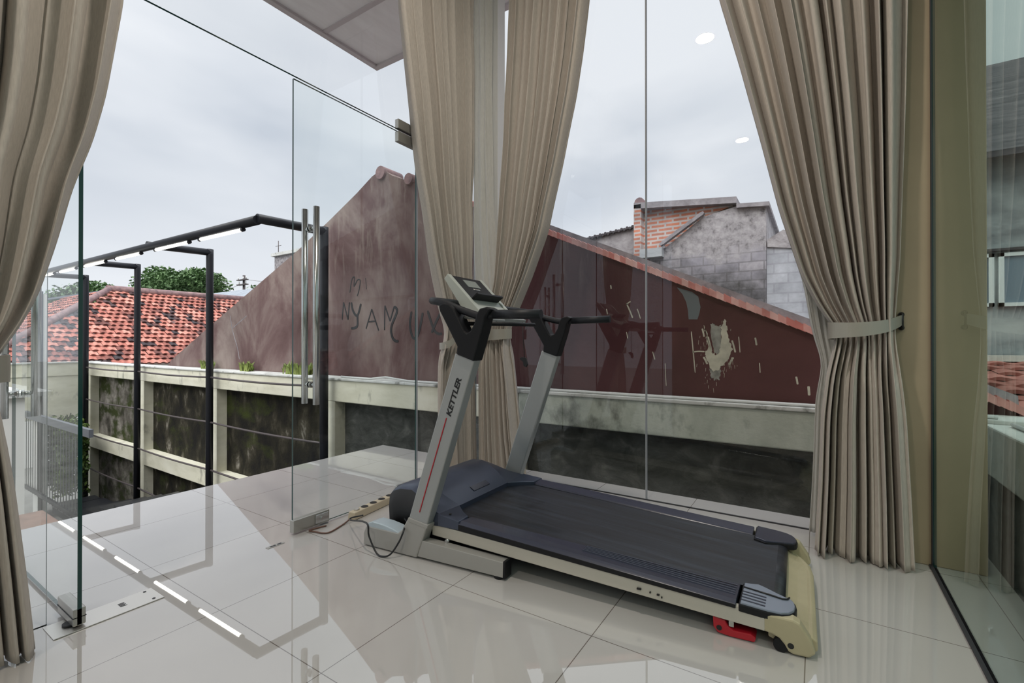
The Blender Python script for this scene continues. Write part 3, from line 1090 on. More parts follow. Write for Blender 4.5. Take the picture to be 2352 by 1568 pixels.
pg = root('lighted_pergola', (-7.2, 1.6, -2.5), 'black pipe pergola with lit tubes over the stairs outside the door', 'pergola')
PX = [-3.12, -5.93, -8.66, -11.42]  # pergola posts, pipes, tubes and rods scaled up about the camera, results baked
PIPE = 0.050
MY, PY = 1.23, 2.03
mz = lambda x: 2.277 + (-3.12 - x) * 0.0095
mb = MB()
mb.tube([(x, MY, mz(x)) for x in (-3.12, -7.3, -11.8)], PIPE, 16)
obj('main_pipe', mb, M['black_metal'], pg)
for i, x in enumerate(PX):
    zt = (2.319, 2.36, 2.385, 2.40)[i]
    mb = MB()
    mb.tube([(x, MY - 0.005, zt - 0.025), (x, PY, zt)], PIPE, 14)
    obj('cross_pipe', mb, M['black_metal'], pg)
    mb = MB()
    mb.tube([(x, PY, zt + PIPE * 0.95), (x, PY, zt - 0.04), (x, PY, -2.5)], PIPE, 14)
    obj('post', mb, M['black_metal'], pg)
for (a, b_) in [(-3.434, -4.372), (-4.694, -5.632), (-6.15, -7.032), (-7.508, -8.432), (-8.894, -9.748), (-10.112, -11.022)]:
    za, zb_ = mz(a) - PIPE - 0.016, mz(b_) - PIPE - 0.016
    mb = MB()
    mb.cyl((a, MY, za), (b_, MY, zb_), 0.018, 12)
    t_ = obj('light_tube', mb, M['led'], pg)
    for e_, ze, sg in ((a, za, 1), (b_, zb_, -1)):
        mb = MB()
        mb.cyl((e_, MY, ze), (e_ + sg * 0.04, MY, ze), 0.022, 12)
        obj('tube_socket', mb, M['black_metal'], t_)
for z in (0.459, -0.225, -0.95, -1.678):
    for i in range(4):
        x0 = PX[i]
        x1 = PX[i + 1] if i < 3 else -11.8
        sag = 0.02
        mb = MB()
        mb.tube([(x0 + (x1 - x0) * k / 8, PY, z - sag * math.sin(PI * k / 8)) for k in range(9)], 0.0145, 8)
        obj('guard_rod', mb, M['rod'], pg)
# stairs down under the pergola, and the dark landing
st = root('outdoor_staircase', (-5.2, 1.6, -2.5), 'dark stairs going down under the black pipe pergola', 'staircase')
for k in range(12):
    x = -1.75 - 0.62 * k
    mb = MB()
    mb.box((x - 0.57, 1.28, -0.36 - 0.15 * k), (x, 1.90, -0.32 - 0.15 * k))
    obj('tread', mb, M['deck'], st)
for y in (1.24, 1.905):
    mb = MB()
    mb.hexa([(-9.1, y, -2.35), (-1.70, y, -0.55), (-1.70, y + .03, -0.55), (-9.1, y + .03, -2.35), (-9.1, y, -2.10), (-1.70, y, -0.30), (-1.70, y + .03, -0.30), (-9.1, y + .03, -2.10)])
    obj('stringer', mb, M['black_metal'], st)
ld = root('landing_deck', (-10.4, 1.6, -2.5), 'black decked landing at the foot of the stairs', 'deck')
for k in range(3):
    mb = MB()
    mb.box((-10.38 + 0.37 * k, 1.27, -2.13), (-10.03 + 0.37 * k, 1.90, -2.08))
    obj('deck_board', mb, M['deck'], ld)
mb = MB()
mb.box((-9.75, 1.50, -2.08), (-9.32, 1.88, -2.02))
obj('raised_hatch', mb, M['deck'], ld)
mb = MB()
mb.box((-10.38, 1.28, -2.25), (-9.28, 1.89, -2.13))
obj('deck_frame', mb, M['black_metal'], ld)
mb = MB()
for i in range(40):
    for j in range(6):
        x = -9.1 + i * 0.07 + random.uniform(-.03, .03)
        y = 2.10 + j * 0.008
        mb.add([(x - .04, y - .01, -2.3), (x + .04, y - .01, -2.3), (x, y + .01, -2.3), (x, y, -2.22 + random.uniform(0, .06))], [(0, 1, 3), (1, 2, 3), (2, 0, 3)])
mb.box((-9.2, 2.09, -2.5), (-6.1, 2.15, -2.27))
tag(obj('moss_bed', mb, M['moss_green']), 'bright green moss strip along the foot of the boundary wall', 'moss', kind='stuff')
mb = MB()
mb.box((-5.1, -0.55, -1.3), (-4.25, 0.02, -0.80))
tag(obj('brick_step', mb, M['brick_step'], bevel=0.01), 'reddish brick block low outside, left of the stairs', 'step')

bw = root('boundary_wall', (-5.0, 2.25, -2.5), 'beige framed boundary wall with dark mossy panels running behind the glass', 'wall')
WY = 2.159  # wall depth, beams, pillars and weeds scaled down about the camera, results baked
mb = MB()
mb.box((-11.907, WY, 0.267), (-0.452, WY + 0.25, 0.527))
obj('cap_beam', mb, M['beige_conc'], bw, bevel=0.01)
mb = MB()
mb.box((-0.448, WY, 0.267), (2.86, WY + 0.25, 0.527))
tag(obj('cap_beam', mb, M['bare_conc'], bw, bevel=0.01), 'unpainted grey-green stained length of the cap beam')
mb = MB()
mb.box((-11.907, WY - 0.02, 0.527), (2.86, WY + 0.26, 0.555))
obj('coping', mb, M['cap_conc'], bw, bevel=0.006)
mb = MB()
mb.box((-11.907, WY + 0.005, -1.305), (2.86, WY + 0.25, -1.031))
obj('middle_beam', mb, M['beige_conc'], bw, bevel=0.01)
mb = MB()
for xr in (-11.615, -8.745, -5.994, -3.096, -0.446, 2.55):
    mb = MB()
    mb.box((xr - 0.155, WY + 0.004, -2.5), (xr, WY + 0.2, 0.267))
    obj('wall_pillar', mb, M['beige_conc'], bw, bevel=0.006)
xs_ = (-11.615, -8.745, -5.994, -3.096, -0.446, 2.55)
for i in range(5):
    mb = MB()
    mb.box((xs_[i], WY + 0.155, -2.5), (xs_[i + 1] - 0.155, WY + 0.22, 0.267))
    obj('infill_panel', mb, M['moss_grey'] if i == 0 else M['moss'] if i < 3 else M['grey_plaster'], bw)
mb = MB()
mb.tube([(-2.996, WY + 0.02, 0.573), (-2.493, WY + 0.02, 0.566), (-2.219, WY + 0.02, 0.596), (-1.853, WY + 0.02, 0.568), (-1.031, WY + 0.02, 0.566), (-0.391, WY + 0.02, 0.568), (0.614, WY + 0.02, 0.566), (1.894, WY + 0.02, 0.568), (2.671, WY + 0.02, 0.566)], 0.011, 8)
obj('conduit', mb, M['pipe_white'], bw)
mb = MB()
mb.box((-12.15, -3.0, 0.267), (-11.92, WY + 0.26, 0.541))
mb.box((-12.15, -3.0, -0.647), (-11.94, WY, 0.267))
sw_ = root('boundary_wall', (-12.0, 0.0, -2.5), 'plain beige wall closing the yard at the far left, below the hipped roof', 'wall')
o = obj('wall_panel', mb, M['beige_conc'], sw_, bevel=0.01)
mb = MB()
mb.box((-12.17, -3.0, 0.541), (-11.90, WY + 0.26, 0.568))
obj('coping', mb, M['cap_conc'], sw_)
# right-hand return of the boundary wall
rw_ = root('boundary_wall', (2.72, -1.0, -2.5), 'pale concrete wall outside the right-hand glass, running towards the viewer', 'wall')
mb = MB()
mb.box((2.605, -4.6, 0.267), (2.86, WY - 0.025, 0.532))
obj('cap_beam', mb, M['cap_conc'], rw_, bevel=0.01)
mb = MB()
mb.box((2.66, -4.6, -2.5), (2.86, WY - 0.025, 0.267))
obj('wall_panel', mb, M['grey_plaster'], rw_)
mb = MB()
mb.tube([(2.70, WY - 0.1, 0.545), (2.72, 1.0, 0.545), (2.72, -2.0, 0.545)], 0.011, 8)
obj('conduit', mb, M['pipe_white'], rw_)


def tuft(name, cx, w, h, n, label, seed):
    rnd = random.Random(seed)
    mb = MB()
    for _ in range(n):
        x = cx + rnd.uniform(-w, w)
        y = WY + 0.12 + rnd.uniform(-.04, .05)
        L = h * rnd.uniform(0.45, 1.0)
        dx, dy = rnd.uniform(-.5, .5) * L, rnd.uniform(-.4, .4) * L
        ww = rnd.uniform(0.008, 0.018)
        p0 = (x - ww, y, 0.553)
        p1 = (x + ww, y, 0.553)
        m0 = (x + dx * .45 - ww * 1.3, y + dy * .4, 0.553 + L * .6)
        m1 = (x + dx * .45 + ww * 1.3, y + dy * .4 + .01, 0.553 + L * .6)
        tp = (x + dx, y + dy, 0.553 + L * rnd.uniform(.75, 1))
        mb.add([p0, p1, m1, m0, tp], [(0, 1, 2, 3), (3, 2, 4)])
    tag(obj(name, mb, M['leaf_weed']), label, 'weed', 'weeds on the boundary wall')


tuft('weed_tuft', -6.56, 0.13, 0.19, 60, 'small green weed tuft on the wall coping, leftmost of three', 1)
tuft('weed_tuft', -5.372, 0.13, 0.18, 60, 'small green weed tuft on the wall coping, middle of three', 2)
tuft('weed_tuft', -4.065, 0.28, 0.20, 120, 'widest yellow-green weed tuft on the coping beside the door handles', 3)

# ---------------------------------------------------------------- red gable wall
GYW = 2.464  # gable plane, outline, edge and paint tables below scaled about the camera
gb = root('gable_wall', (-3.6, GYW + 0.1, 0.0), 'large faded red gable wall with black graffiti behind the boundary wall', 'wall')
GP = [(-8.511, 0.489), (-8.326, 0.647), (-6.754, 1.294), (-5.394, 1.84), (-4.266, 2.293), (-3.572, 2.608), (-3.035, 2.867), (-2.749, 3.024), (-2.628, 3.061), (-2.508, 3.042), (-2.397, 2.968), (-2.046, 2.82), (-1.158, 2.404), (-0.325, 2.016), (0.628, 1.581), (1.858, 1.017), (2.82, 0.563), (2.82, 0.489)]
mb = MB()
mb.prism(GP, lambda a, b, c: (a, c, b), GYW - 0.03, GYW + 0.2)
obj('plaster_face', mb, M['red_plaster'], gb, org=(0, 0, 0))
mb = MB()
RE = [(-2.406, 2.964), (-0.325, 2.011), (0.628, 1.576), (1.858, 1.012), (2.82, 0.563)]
n_t = 0
RE[0] = (-1.35, RE[1][1] + (RE[0][1] - RE[1][1]) * (RE[1][0] + 1.35) / (RE[1][0] - RE[0][0]))
for (x0, z0), (x1, z1) in zip(RE, RE[1:]):
    L = math.hypot(x1 - x0, z1 - z0)
    k = int(L / 0.055)
    for i in range(k):
        a, b_ = i / k, (i + 1.25) / k
        px, pz = x0 + (x1 - x0) * a, z0 + (z1 - z0) * a
        qx, qz = x0 + (x1 - x0) * b_, z0 + (z1 - z0) * b_
        tn = random.random()
        mb.add([(px, GYW - 0.075, pz + .006), (qx, GYW - 0.075, qz + .000), (qx, GYW + 0.22, qz - .006), (px, GYW + 0.22, pz + .01),
                (px, GYW - 0.07, pz + .060), (qx, GYW - 0.07, qz + .046), (qx, GYW + 0.22, qz + .048), (px, GYW + 0.22, pz + .062)],
               [(0, 3, 2, 1), (4, 5, 6, 7), (0, 1, 5, 4), (1, 2, 6, 5), (2, 3, 7, 6), (3, 0, 4, 7)], cols=[(tn, tn, tn, 1)] * 6)
et = obj('edge_tiles', mb, M['barge_tile'], gb)
mb = MB()
for (x0, z0), (x1, z1) in zip(RE[1:], RE[2:]):
    mb.add([(x0, GYW - 0.03, z0 + .02), (x1, GYW - 0.03, z1 + .02), (x1, GYW + 0.2, z1 + .02), (x0, GYW + 0.2, z0 + .02),
            (x0, GYW - 0.01, z0 + .105), (x1, GYW - 0.01, z1 + .105), (x1, GYW + 0.18, z1 + .11), (x0, GYW + 0.18, z0 + .11)],
           [(0, 3, 2, 1), (4, 5, 6, 7), (0, 1, 5, 4), (1, 2, 6, 5), (2, 3, 7, 6), (3, 0, 4, 7)])
obj('mortar_bed', mb, M['mortar'], gb)
mb = MB()
for x, z, r_ in ((-2.573, 3.033, 0.078), (-2.101, 2.867, 0.064)):
    mb.cyl((x, GYW - 0.06, z), (x, GYW + 0.25, z), r_, 18)
obj('ridge_cap_tile', mb, M['ridge'], gb)
GW = GYW - 0.03

STROKES = dict(  # letters traced from image pixels, then scaled about the camera with the gable
    N=[[(-3.314, 1.28), (-3.286, 1.503), (-3.197, 1.278), (-3.17, 1.498)]],
    Y=[[(-3.135, 1.496), (-3.095, 1.38), (-3.014, 1.325), (-2.948, 1.47)], [(-3.014, 1.325), (-3.014, 1.203), (-3.063, 1.172), (-3.134, 1.166)]],
    A=[[(-2.852, 1.156), (-2.748, 1.393), (-2.623, 1.13)], [(-2.819, 1.241), (-2.668, 1.246)]],
    M=[[(-2.521, 1.133), (-2.514, 1.426), (-2.425, 1.24), (-2.355, 1.41), (-2.308, 1.351), (-2.402, 1.173), (-2.39, 1.057), (-2.342, 1.007), (-2.284, 1.0)]],
    U=[[(-2.071, 1.342), (-2.097, 1.183), (-2.048, 1.039), (-1.972, 1.07), (-1.918, 1.227), (-1.897, 1.32)]],
    X=[[(-1.823, 1.34), (-1.729, 1.13), (-1.658, 1.08), (-1.607, 1.081)], [(-1.628, 1.311), (-1.689, 1.22), (-1.761, 1.092)]])
for k, ss in STROKES.items():
    mb = MB()
    segs = []
    for p in ss:
        if k in 'NA':
            segs += [p[i:i + 2] for i in range(len(p) - 1)]
        elif k == 'M':
            segs += [p[i:i + 2] for i in range(3)] + [p[3:]]
        else:
            segs.append(p)
    for i, p in enumerate(segs):
        mb.ribbon(p, 0.031, 0, GW + 0.001, 0.004 + 0.0005 * i)
    obj('graffiti_letter', mb, M['tm_ink'], gb)
mb = MB()
mb.ribbon(([(-3.163, 1.622), (-3.122, 1.787), (-3.074, 1.809), (-3.082, 1.696), (-3.015, 1.771), (-2.962, 1.758), (-2.988, 1.637), (-3.02, 1.57)]), 0.014, 0, GW + 0.001)
mb.ribbon(([(-2.863, 1.785), (-2.845, 1.646)]), 0.014, 0, GW + 0.001)
obj('graffiti_letter', mb, M['tm_ink'], gb)
paint = plain('spattered_cream_paint', (0.50, 0.48, 0.38), 0.8, var=0.25, vscale=12)
rnd = random.Random(5)


def ragged(poly, amt):
    """subdivide an outline and roughen it like brushed paint"""
    out = []
    for i in range(len(poly)):
        (x0, z0), (x1, z1) = poly[i], poly[(i + 1) % len(poly)]
        for k in range(5):
            t = k / 5
            out.append((x0 + (x1 - x0) * t + rnd.uniform(-amt, amt), z0 + (z1 - z0) * t + rnd.uniform(-amt * 1.6, amt * 1.6)))
    return out


mb = MB()
mb.prism(ragged([(1.091, 1.115), (1.107, 1.044), (1.124, 0.959), (1.102, 0.876), (1.13, 0.806), (1.163, 0.76), (1.207, 0.784), (1.26, 0.832), (1.298, 0.925), (1.284, 0.98), (1.271, 1.007), (1.261, 1.072), (1.256, 1.123), (1.242, 1.164), (1.218, 1.1), (1.218, 0.971), (1.201, 0.889), (1.174, 0.877), (1.152, 0.9), (1.135, 0.995), (1.118, 1.063)], 0.006), lambda a, b, c: (a, c, b), GW + 0.001, GW - 0.003)
sp_ = obj('paint_splash', mb, paint, gb)
mb = MB()
mb.prism(ragged([(1.144, 1.131), (1.147, 1.044), (1.158, 0.948), (1.18, 0.889), (1.207, 0.901), (1.215, 0.961), (1.22, 1.03), (1.218, 1.124), (1.201, 1.109), (1.18, 1.113), (1.164, 1.123)], 0.005), lambda a, b, c: (a, c, b), GW + 0.001, GW - 0.002)
obj('thin_paint', mb, plain('thin_grey_green_paint', (0.25, 0.25, 0.22), 0.8, var=0.4, vscale=16), sp_)
mb = MB()
mb.prism(ragged([(1.135, 0.776), (1.141, 0.739), (1.147, 0.699), (1.173, 0.693), (1.207, 0.702), (1.212, 0.748), (1.218, 0.79), (1.173, 0.776)], 0.007), lambda a, b, c: (a, c, b), GW + 0.001, GW - 0.002)
obj('thin_paint', mb, bpy.data.materials['thin_grey_green_paint'], sp_)
mb = MB()
for _ in range(150):
    x = 1.192 + rnd.gauss(0, 0.058)
    z = 0.869 + rnd.gauss(0, 0.105)
    L = rnd.uniform(0.006, 0.035)
    mb.ribbon([(x, z), (x + rnd.uniform(-.004, .004), z - L)], rnd.uniform(0.002, 0.005), 0, GW + 0.001, 0.002)
tag(obj('paint_spatter', mb, paint, gb), kind='stuff')
mb = MB()
for (x0, z0, x1, z1, w) in [(0.999, 1.069, 1.028, 0.743, 0.008), (1.007, 0.906, 1.099, 0.91, 0.01), (0.328, 1.482, 0.334, 1.449, 0.012), (0.471, 1.316, 0.524, 1.191, 0.012), (0.47, 1.303, 0.507, 1.331, 0.01), (0.563, 1.266, 0.591, 1.183, 0.008), (0.29, 1.276, 0.299, 1.229, 0.008), (1.71, 0.739, 1.719, 0.684, 0.012), (1.784, 0.674, 1.788, 0.61, 0.015), (1.451, 1.017, 1.46, 0.961, 0.012), (0.692, 0.906, 0.711, 0.841, 0.008), (0.47, 1.072, 0.48, 1.017, 0.006), (1.479, 0.832, 1.483, 0.758, 0.006), (0.794, 0.813, 0.803, 0.628, 0.005), (1.34, 1.026, 1.349, 0.906, 0.006), (1.081, 1.091, 1.095, 1.026, 0.012), (1.294, 0.998, 1.317, 0.906, 0.012), (1.09, 0.869, 1.118, 0.813, 0.014), (1.303, 0.869, 1.275, 0.813, 0.014)]:
    mb.ribbon([(x0, z0), ((x0 + x1) / 2, (z0 + z1) / 2 + .004), (x1, z1)], w, 0, GW + 0.001, 0.002)
tag(obj('paint_drips', mb, paint, gb), kind='stuff')
mb = MB()
mb.prism([(0.888, 1.426), (0.933, 1.368), (0.961, 1.303), (0.974, 1.239), (0.98, 1.166), (1.046, 1.164), (1.06, 1.211), (1.069, 1.259), (1.052, 1.343), (1.006, 1.382)], lambda a, b, c: (a, c, b), GW + 0.001, GW - 0.003)
obj('grey_patch', mb, plain('blue_grey_patch_paint', (0.13, 0.155, 0.165), 0.7), gb)
mb = MB()
mb.ribbon([(-6.143, 1.424), (-6.088, 1.229), (-6.023, 1.091), (-5.921, 0.906), (-5.857, 0.721)], 0.018, 0, GW + 0.001, 0.002)
mb.ribbon([(-6.069, 1.22), (-5.875, 1.303), (-5.644, 1.405)], 0.014, 0, GW + 0.001, 0.002)
obj('plaster_crack', mb, M['mortar'], gb)


# ---------------------------------------------------------------- tiled roofs
def tiled_patch(O, U, V, nu, nv, inside, tw=0.25, tl=0.30, mi=0, roll=0.055, step=0.06, seed=0):
    """O corner at the ridge, U along the ridge, V down the slope (unit vectors); nu x nv tiles"""
    rnd = random.Random(seed)
    O, U, V = Vector(O), Vector(U).normalized(), Vector(V).normalized()
    N = U.cross(V)
    if N.z < 0:
        N = -N
    mb = MB()
    prof = [(0.0, 0.0), (0.15, 0.75), (0.32, 1.0), (0.5, 0.7), (0.66, 0.12), (0.84, -0.1)]
    for j in range(nv):
        for i in range(nu):
            cu, cv = (i + .5) * tw, (j + .5) * tl
            if not inside(cu, cv):
                continue
            t = rnd.gauss(0.50, 0.24)
            if rnd.random() < 0.09:
                t = rnd.uniform(0, .12)
            t = min(1, max(0, t))
            shift = 0.5 * tw * (j % 2) + rnd.uniform(-.012, .012)
            lift = rnd.uniform(-.004, .006)
            vs, fs = [], []
            P = prof + [(1.0, 0.0)]
            for (a, h) in P:
                for vv, hh in ((0.0, 0.0), (1.06, step)):
                    p = O + U * ((i + a) * tw + shift) + V * ((j + vv) * tl) + N * (h * roll + hh + lift)
                    vs.append(p)
            for (a, h) in P:     # front lip
                p = O + U * ((i + a) * tw + shift) + V * ((j + 1.06) * tl) + N * (h * roll - 0.005)
                vs.append(p)
            m_ = len(P)
            for q in range(m_ - 1):
                fs.append((2 * q, 2 * q + 1, 2 * q + 3, 2 * q + 2))
                fs.append((2 * q + 1, 2 * m_ + q, 2 * m_ + q + 1, 2 * q + 3))
            mb.add(vs, fs, 0, False, cols=[(t, t, t, 1), (t * .38, t * .38, t * .38, 1)] * (m_ - 1))  # lips coloured darker to paint in the shaded gaps between courses
    return mb


hr = root('tiled_house', (-18.0, 4.0, -2.5), 'neighbouring house with a hipped orange-red clay tile roof', 'house')
A = Vector((-20.1, 5.0, 2.93))
sl = 0.64
V1 = Vector((1, 0, -sl))
V2 = Vector((0, -1, -sl))
L1 = math.hypot(1, sl)
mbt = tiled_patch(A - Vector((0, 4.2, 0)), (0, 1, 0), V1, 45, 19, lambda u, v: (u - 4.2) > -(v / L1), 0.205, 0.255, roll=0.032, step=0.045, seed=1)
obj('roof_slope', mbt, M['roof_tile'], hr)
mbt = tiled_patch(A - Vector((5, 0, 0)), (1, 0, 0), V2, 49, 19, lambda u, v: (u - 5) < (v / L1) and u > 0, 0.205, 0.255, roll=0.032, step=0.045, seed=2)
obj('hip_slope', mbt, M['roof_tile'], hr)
mb = MB()
mb.tube([A + Vector((0, -0.1, 0.06)), A + Vector((0.0, 5.2, 0.06))], 0.13, 10)
obj('ridge_course', mb, M['ridge'], hr)
mb = MB()
mb.tube([A + Vector((0, 0, .06)), A + Vector((4.05, -4.05, -4.05 * sl + .05))], 0.11, 10)
obj('hip_course', mb, M['ridge'], hr)
mb = MB()
mb.box((-23.6, 1.3, -2.5), (-16.6, 13.3, 0.35))
obj('house_wall', mb, M['white_paint'], hr)
mb = MB()
mb.prism([(-16.3, 0.42), (-20.1, 2.82), (-24.0, 0.42)], lambda a, b, c: (a, c, b), 5.2, 13.4)
obj('roof_core', mb, M['ridge'], hr)

# grey-roofed sheds behind, far buildings, pole, trees
gh = root('grey_roofed_house', (-34, 14, -2.5), 'low house with a ribbed grey roof behind the orange tiled roof', 'house')
mb = MB()
for k in range(30):
    x = -36.5 + k * 0.35
    mb.hexa([(x, 11.5, 2.6), (x + .30, 11.5, 2.6), (x + .30, 15.5, 4.55), (x, 15.5, 4.55), (x, 11.5, 2.7), (x + .30, 11.5, 2.7), (x + .30, 15.5, 4.65), (x, 15.5, 4.65)])
    mb.hexa([(x + .3, 11.5, 2.58), (x + .35, 11.5, 2.58), (x + .35, 15.5, 4.53), (x + .3, 15.5, 4.53), (x + .3, 11.5, 2.64), (x + .35, 11.5, 2.64), (x + .35, 15.5, 4.59), (x + .3, 15.5, 4.59)])
obj('ribbed_roof', mb, M['grey_roof'], gh)
mb = MB()
mb.box((-36.5, 14.0, -2.5), (-26.1, 15.3, 2.6))
obj('house_wall', mb, M['white_paint'], gh)
gh = root('grey_roofed_house', (-44, 9, -2.5), 'pale grey flat-roofed house beyond the far left end of the yard', 'house')
mb = MB()
mb.hexa([(-48.4, 6.0, 3.3), (-36.5, 6.0, 3.3), (-39.5, 11.4, 4.85), (-48.4, 11.4, 4.85), (-48.4, 6.0, 3.4), (-36.5, 6.0, 3.4), (-39.5, 11.4, 4.95), (-48.4, 11.4, 4.95)])
obj('roof_sheet', mb, M['grey_roof'], gh)
mb = MB()
mb.box((-48.2, 6.5, -2.5), (-40.5, 11.2, 3.3))
obj('house_wall', mb, M['block_pale'], gh)

fb = root('distant_building', (-31.5, 21, -2.5), 'grey flat-topped building with an aerial peeking over the red gable', 'building')
mb = MB()
mb.box((-35.1, 20, -2.5), (-27, 23, 8.0))
obj('building_wall', mb, M['old_render'], fb)
mb = MB()
mb.box((-35.3, 19.8, 8.0), (-27, 23.2, 8.25))
obj('parapet', mb, M['cap_conc'], fb)
mb = MB()
mb.cyl((-34.9, 20.2, 8.2), (-34.9, 20.2, 9.3), 0.03, 8)
mb.cyl((-35.3, 20.2, 8.9), (-34.5, 20.2, 8.9), 0.02, 8)
obj('aerial', mb, M['rod'], fb)
up = root('utility_pole', (-59.2, 30, -2.5), 'far utility pole with crossarms above the grey ribbed roof', 'pole')
mb = MB()
mb.cyl((-59.2, 30, -2.5), (-59.2, 30, 9.6), 0.16, 10)
obj('pole_shaft', mb, M['rod'], up)
for z in (9.0, 8.4):
    mb = MB()
    mb.box((-60.3, 29.6, z - .06), (-58.1, 30.0, z + .06))
    obj('crossarm', mb, M['rod'], up)
for x, z in ((-60.2, 9.05), (-60.0, 8.45), (-58.3, 9.05), (-58.4, 8.45), (-59.0, 9.05)):
    mb = MB()
    mb.cyl((x, 29.8, z), (x, 29.8, z + 0.35), 0.07, 8)
    obj('insulator', mb, M['pipe_white'], up)
for a, b_ in (((-59.2, 29.8, 9.1), (-30, 30, 9.9)), ((-59.2, 29.8, 8.5), (-85, 26, 8.2))):
    mb = MB()
    mb.tube([(a[0] + (b_[0] - a[0]) * k / 10, a[1] + (b_[1] - a[1]) * k / 10, a[2] + (b_[2] - a[2]) * k / 10 - 1.6 * math.sin(PI * k / 10)) for k in range(11)], 0.02, 5)
    obj('power_line', mb, M['rod'], up)


def tree(cx, cy, cz, rx, ry, rz, n, label, seed, trunk_z=-2.5, leaf=0.17):
    rnd = random.Random(seed)
    r = root('tree', (cx, cy, trunk_z), label, 'tree', 'trees beyond the roofs')
    blobs = []
    for _ in range(13):
        a, e = rnd.uniform(0, 2 * PI), rnd.uniform(-.3, 1)
        blobs.append((cx + rx * .62 * math.cos(a) * math.cos(e), cy + ry * .62 * math.sin(a) * math.cos(e), cz + rz * .62 * math.sin(e), rnd.uniform(.28, .5)))
    mb = MB()
    for _ in range(n):
        bx_, by_, bz_, br = rnd.choice(blobs)
        v = Vector((rnd.gauss(0, 1), rnd.gauss(0, 1), rnd.gauss(0, 1))).normalized() * (rnd.random() ** 0.33)
        p = Vector((bx_ + v.x * rx * br, by_ + v.y * ry * br, bz_ + v.z * rz * br))
        a = Vector((rnd.gauss(0, 1), rnd.gauss(0, 1), rnd.gauss(0, .6))).normalized() * leaf * rnd.uniform(.6, 1.2)
        b_ = a.orthogonal().normalized() * leaf * rnd.uniform(.3, .6)
        mb.add([p - a, p - b_, p + a, p + b_], [(0, 1, 2, 3)])
    obj('foliage', mb, M['leaf'], r)
    mb = MB()
    mb.tube([(cx, cy, trunk_z), (cx + .2, cy, cz - rz * .5), (cx, cy, cz)], [rx * .07, rx * .05, rx * .02], 8)
    obj('trunk', mb, M['bark'], r)


tree(-41.6, 16, 4.7, 3.7, 3.6, 2.9, 11000, 'broad rounded green tree above the orange tiled roof', 3)
tree(-53.5, 14, 4.2, 4.6, 4.0, 2.6, 7000, 'darker bushy tree at the far left behind the open glass door', 4, leaf=0.2)
tree(-31.0, 16.6, 3.9, 1.0, 1.0, 1.5, 500, 'small green treetop right of the broad tree, above the roof ridge', 5)
tree(-47.8, 14, 4.6, 0.9, 0.9, 1.2, 260, 'tiny palm-like treetop between the two larger trees', 6)

# ---------------------------------------------------------------- far left of the yard
fc = root('metal_fence', (-9.8, 1.2, -2.03), 'dark fence of thin upright bars with a grey top rail, left of the landing', 'fence')  # things in this corner back-projected from image pixels at assumed depths
mb = MB()
mb.box((-11.9, 1.17, -0.55), (-8.0, 1.23, -0.42))
obj('top_rail', mb, plain('slate_grey_paint', (0.12, 0.13, 0.15), 0.5), fc)
for k in range(22):
    x = -11.8 + k * 0.16
    mb = MB()
    mb.box((x - .006, 1.195, -2.03), (x + .006, 1.207, -0.55))
    obj('fence_bar', mb, plain('grey_bar_paint', (0.10, 0.11, 0.10), 0.5) if k == 0 else bpy.data.materials['grey_bar_paint'], fc)
mb = MB()
mb.box((-11.9, 1.18, -2.0), (-8.0, 1.22, -1.93))
obj('bottom_rail', mb, M['black_metal'], fc)
rnd = random.Random(9)
mb = MB()
for _ in range(3600):
    p = Vector((rnd.uniform(-11.8, -10.45), rnd.uniform(1.40, 1.85), rnd.uniform(-2.0, -0.6) + rnd.gauss(0, .05)))
    a = Vector((rnd.gauss(0, 1), rnd.gauss(0, 1), rnd.gauss(0, 1))).normalized() * 0.05
    b_ = a.orthogonal().normalized() * 0.025
    mb.add([p - a, p - b_, p + a, p + b_], [(0, 1, 2, 3)])
tag(obj('hedge', mb, M['leaf_hedge']), 'dense dark green hedge growing behind the thin barred fence', 'hedge', kind='stuff')
wh = root('white_outbuilding', (-8.6, -0.9, -2.5), 'white rendered outbuilding cut off by the left curtain', 'building')
mb = MB()
mb.box((-10.6, -2.2, -2.5), (-6.75, 0.2, 0.28))
obj('building_wall', mb, M['white_paint'], wh)
mb = MB()
mb.box((-10.7, -2.3, 0.28), (-6.70, 0.24, 0.34))
obj('wall_coping', mb, M['cap_conc'], wh)
mb = MB()
mb.cyl((-6.9, 0.15, 0.36), (-10.5, 0.15, 0.36), 0.03, 10)
obj('white_pipe', mb, M['pipe_white'], wh)
wp = root('white_pillar', (-11.1, 1.32, -2.5), 'tall white pillar with a dark downpipe seen through the open door', 'pillar')
mb = MB()
mb.box((-11.60, 1.26, -2.5), (-11.0, 1.33, 1.95))
obj('pillar_shaft', mb, M['white_paint'], wp)
mb = MB()
mb.cyl((-11.0, 1.24, -2.5), (-11.0, 1.24, 2.0), 0.035, 10)
obj('downpipe', mb, M['black_metal'], wp)

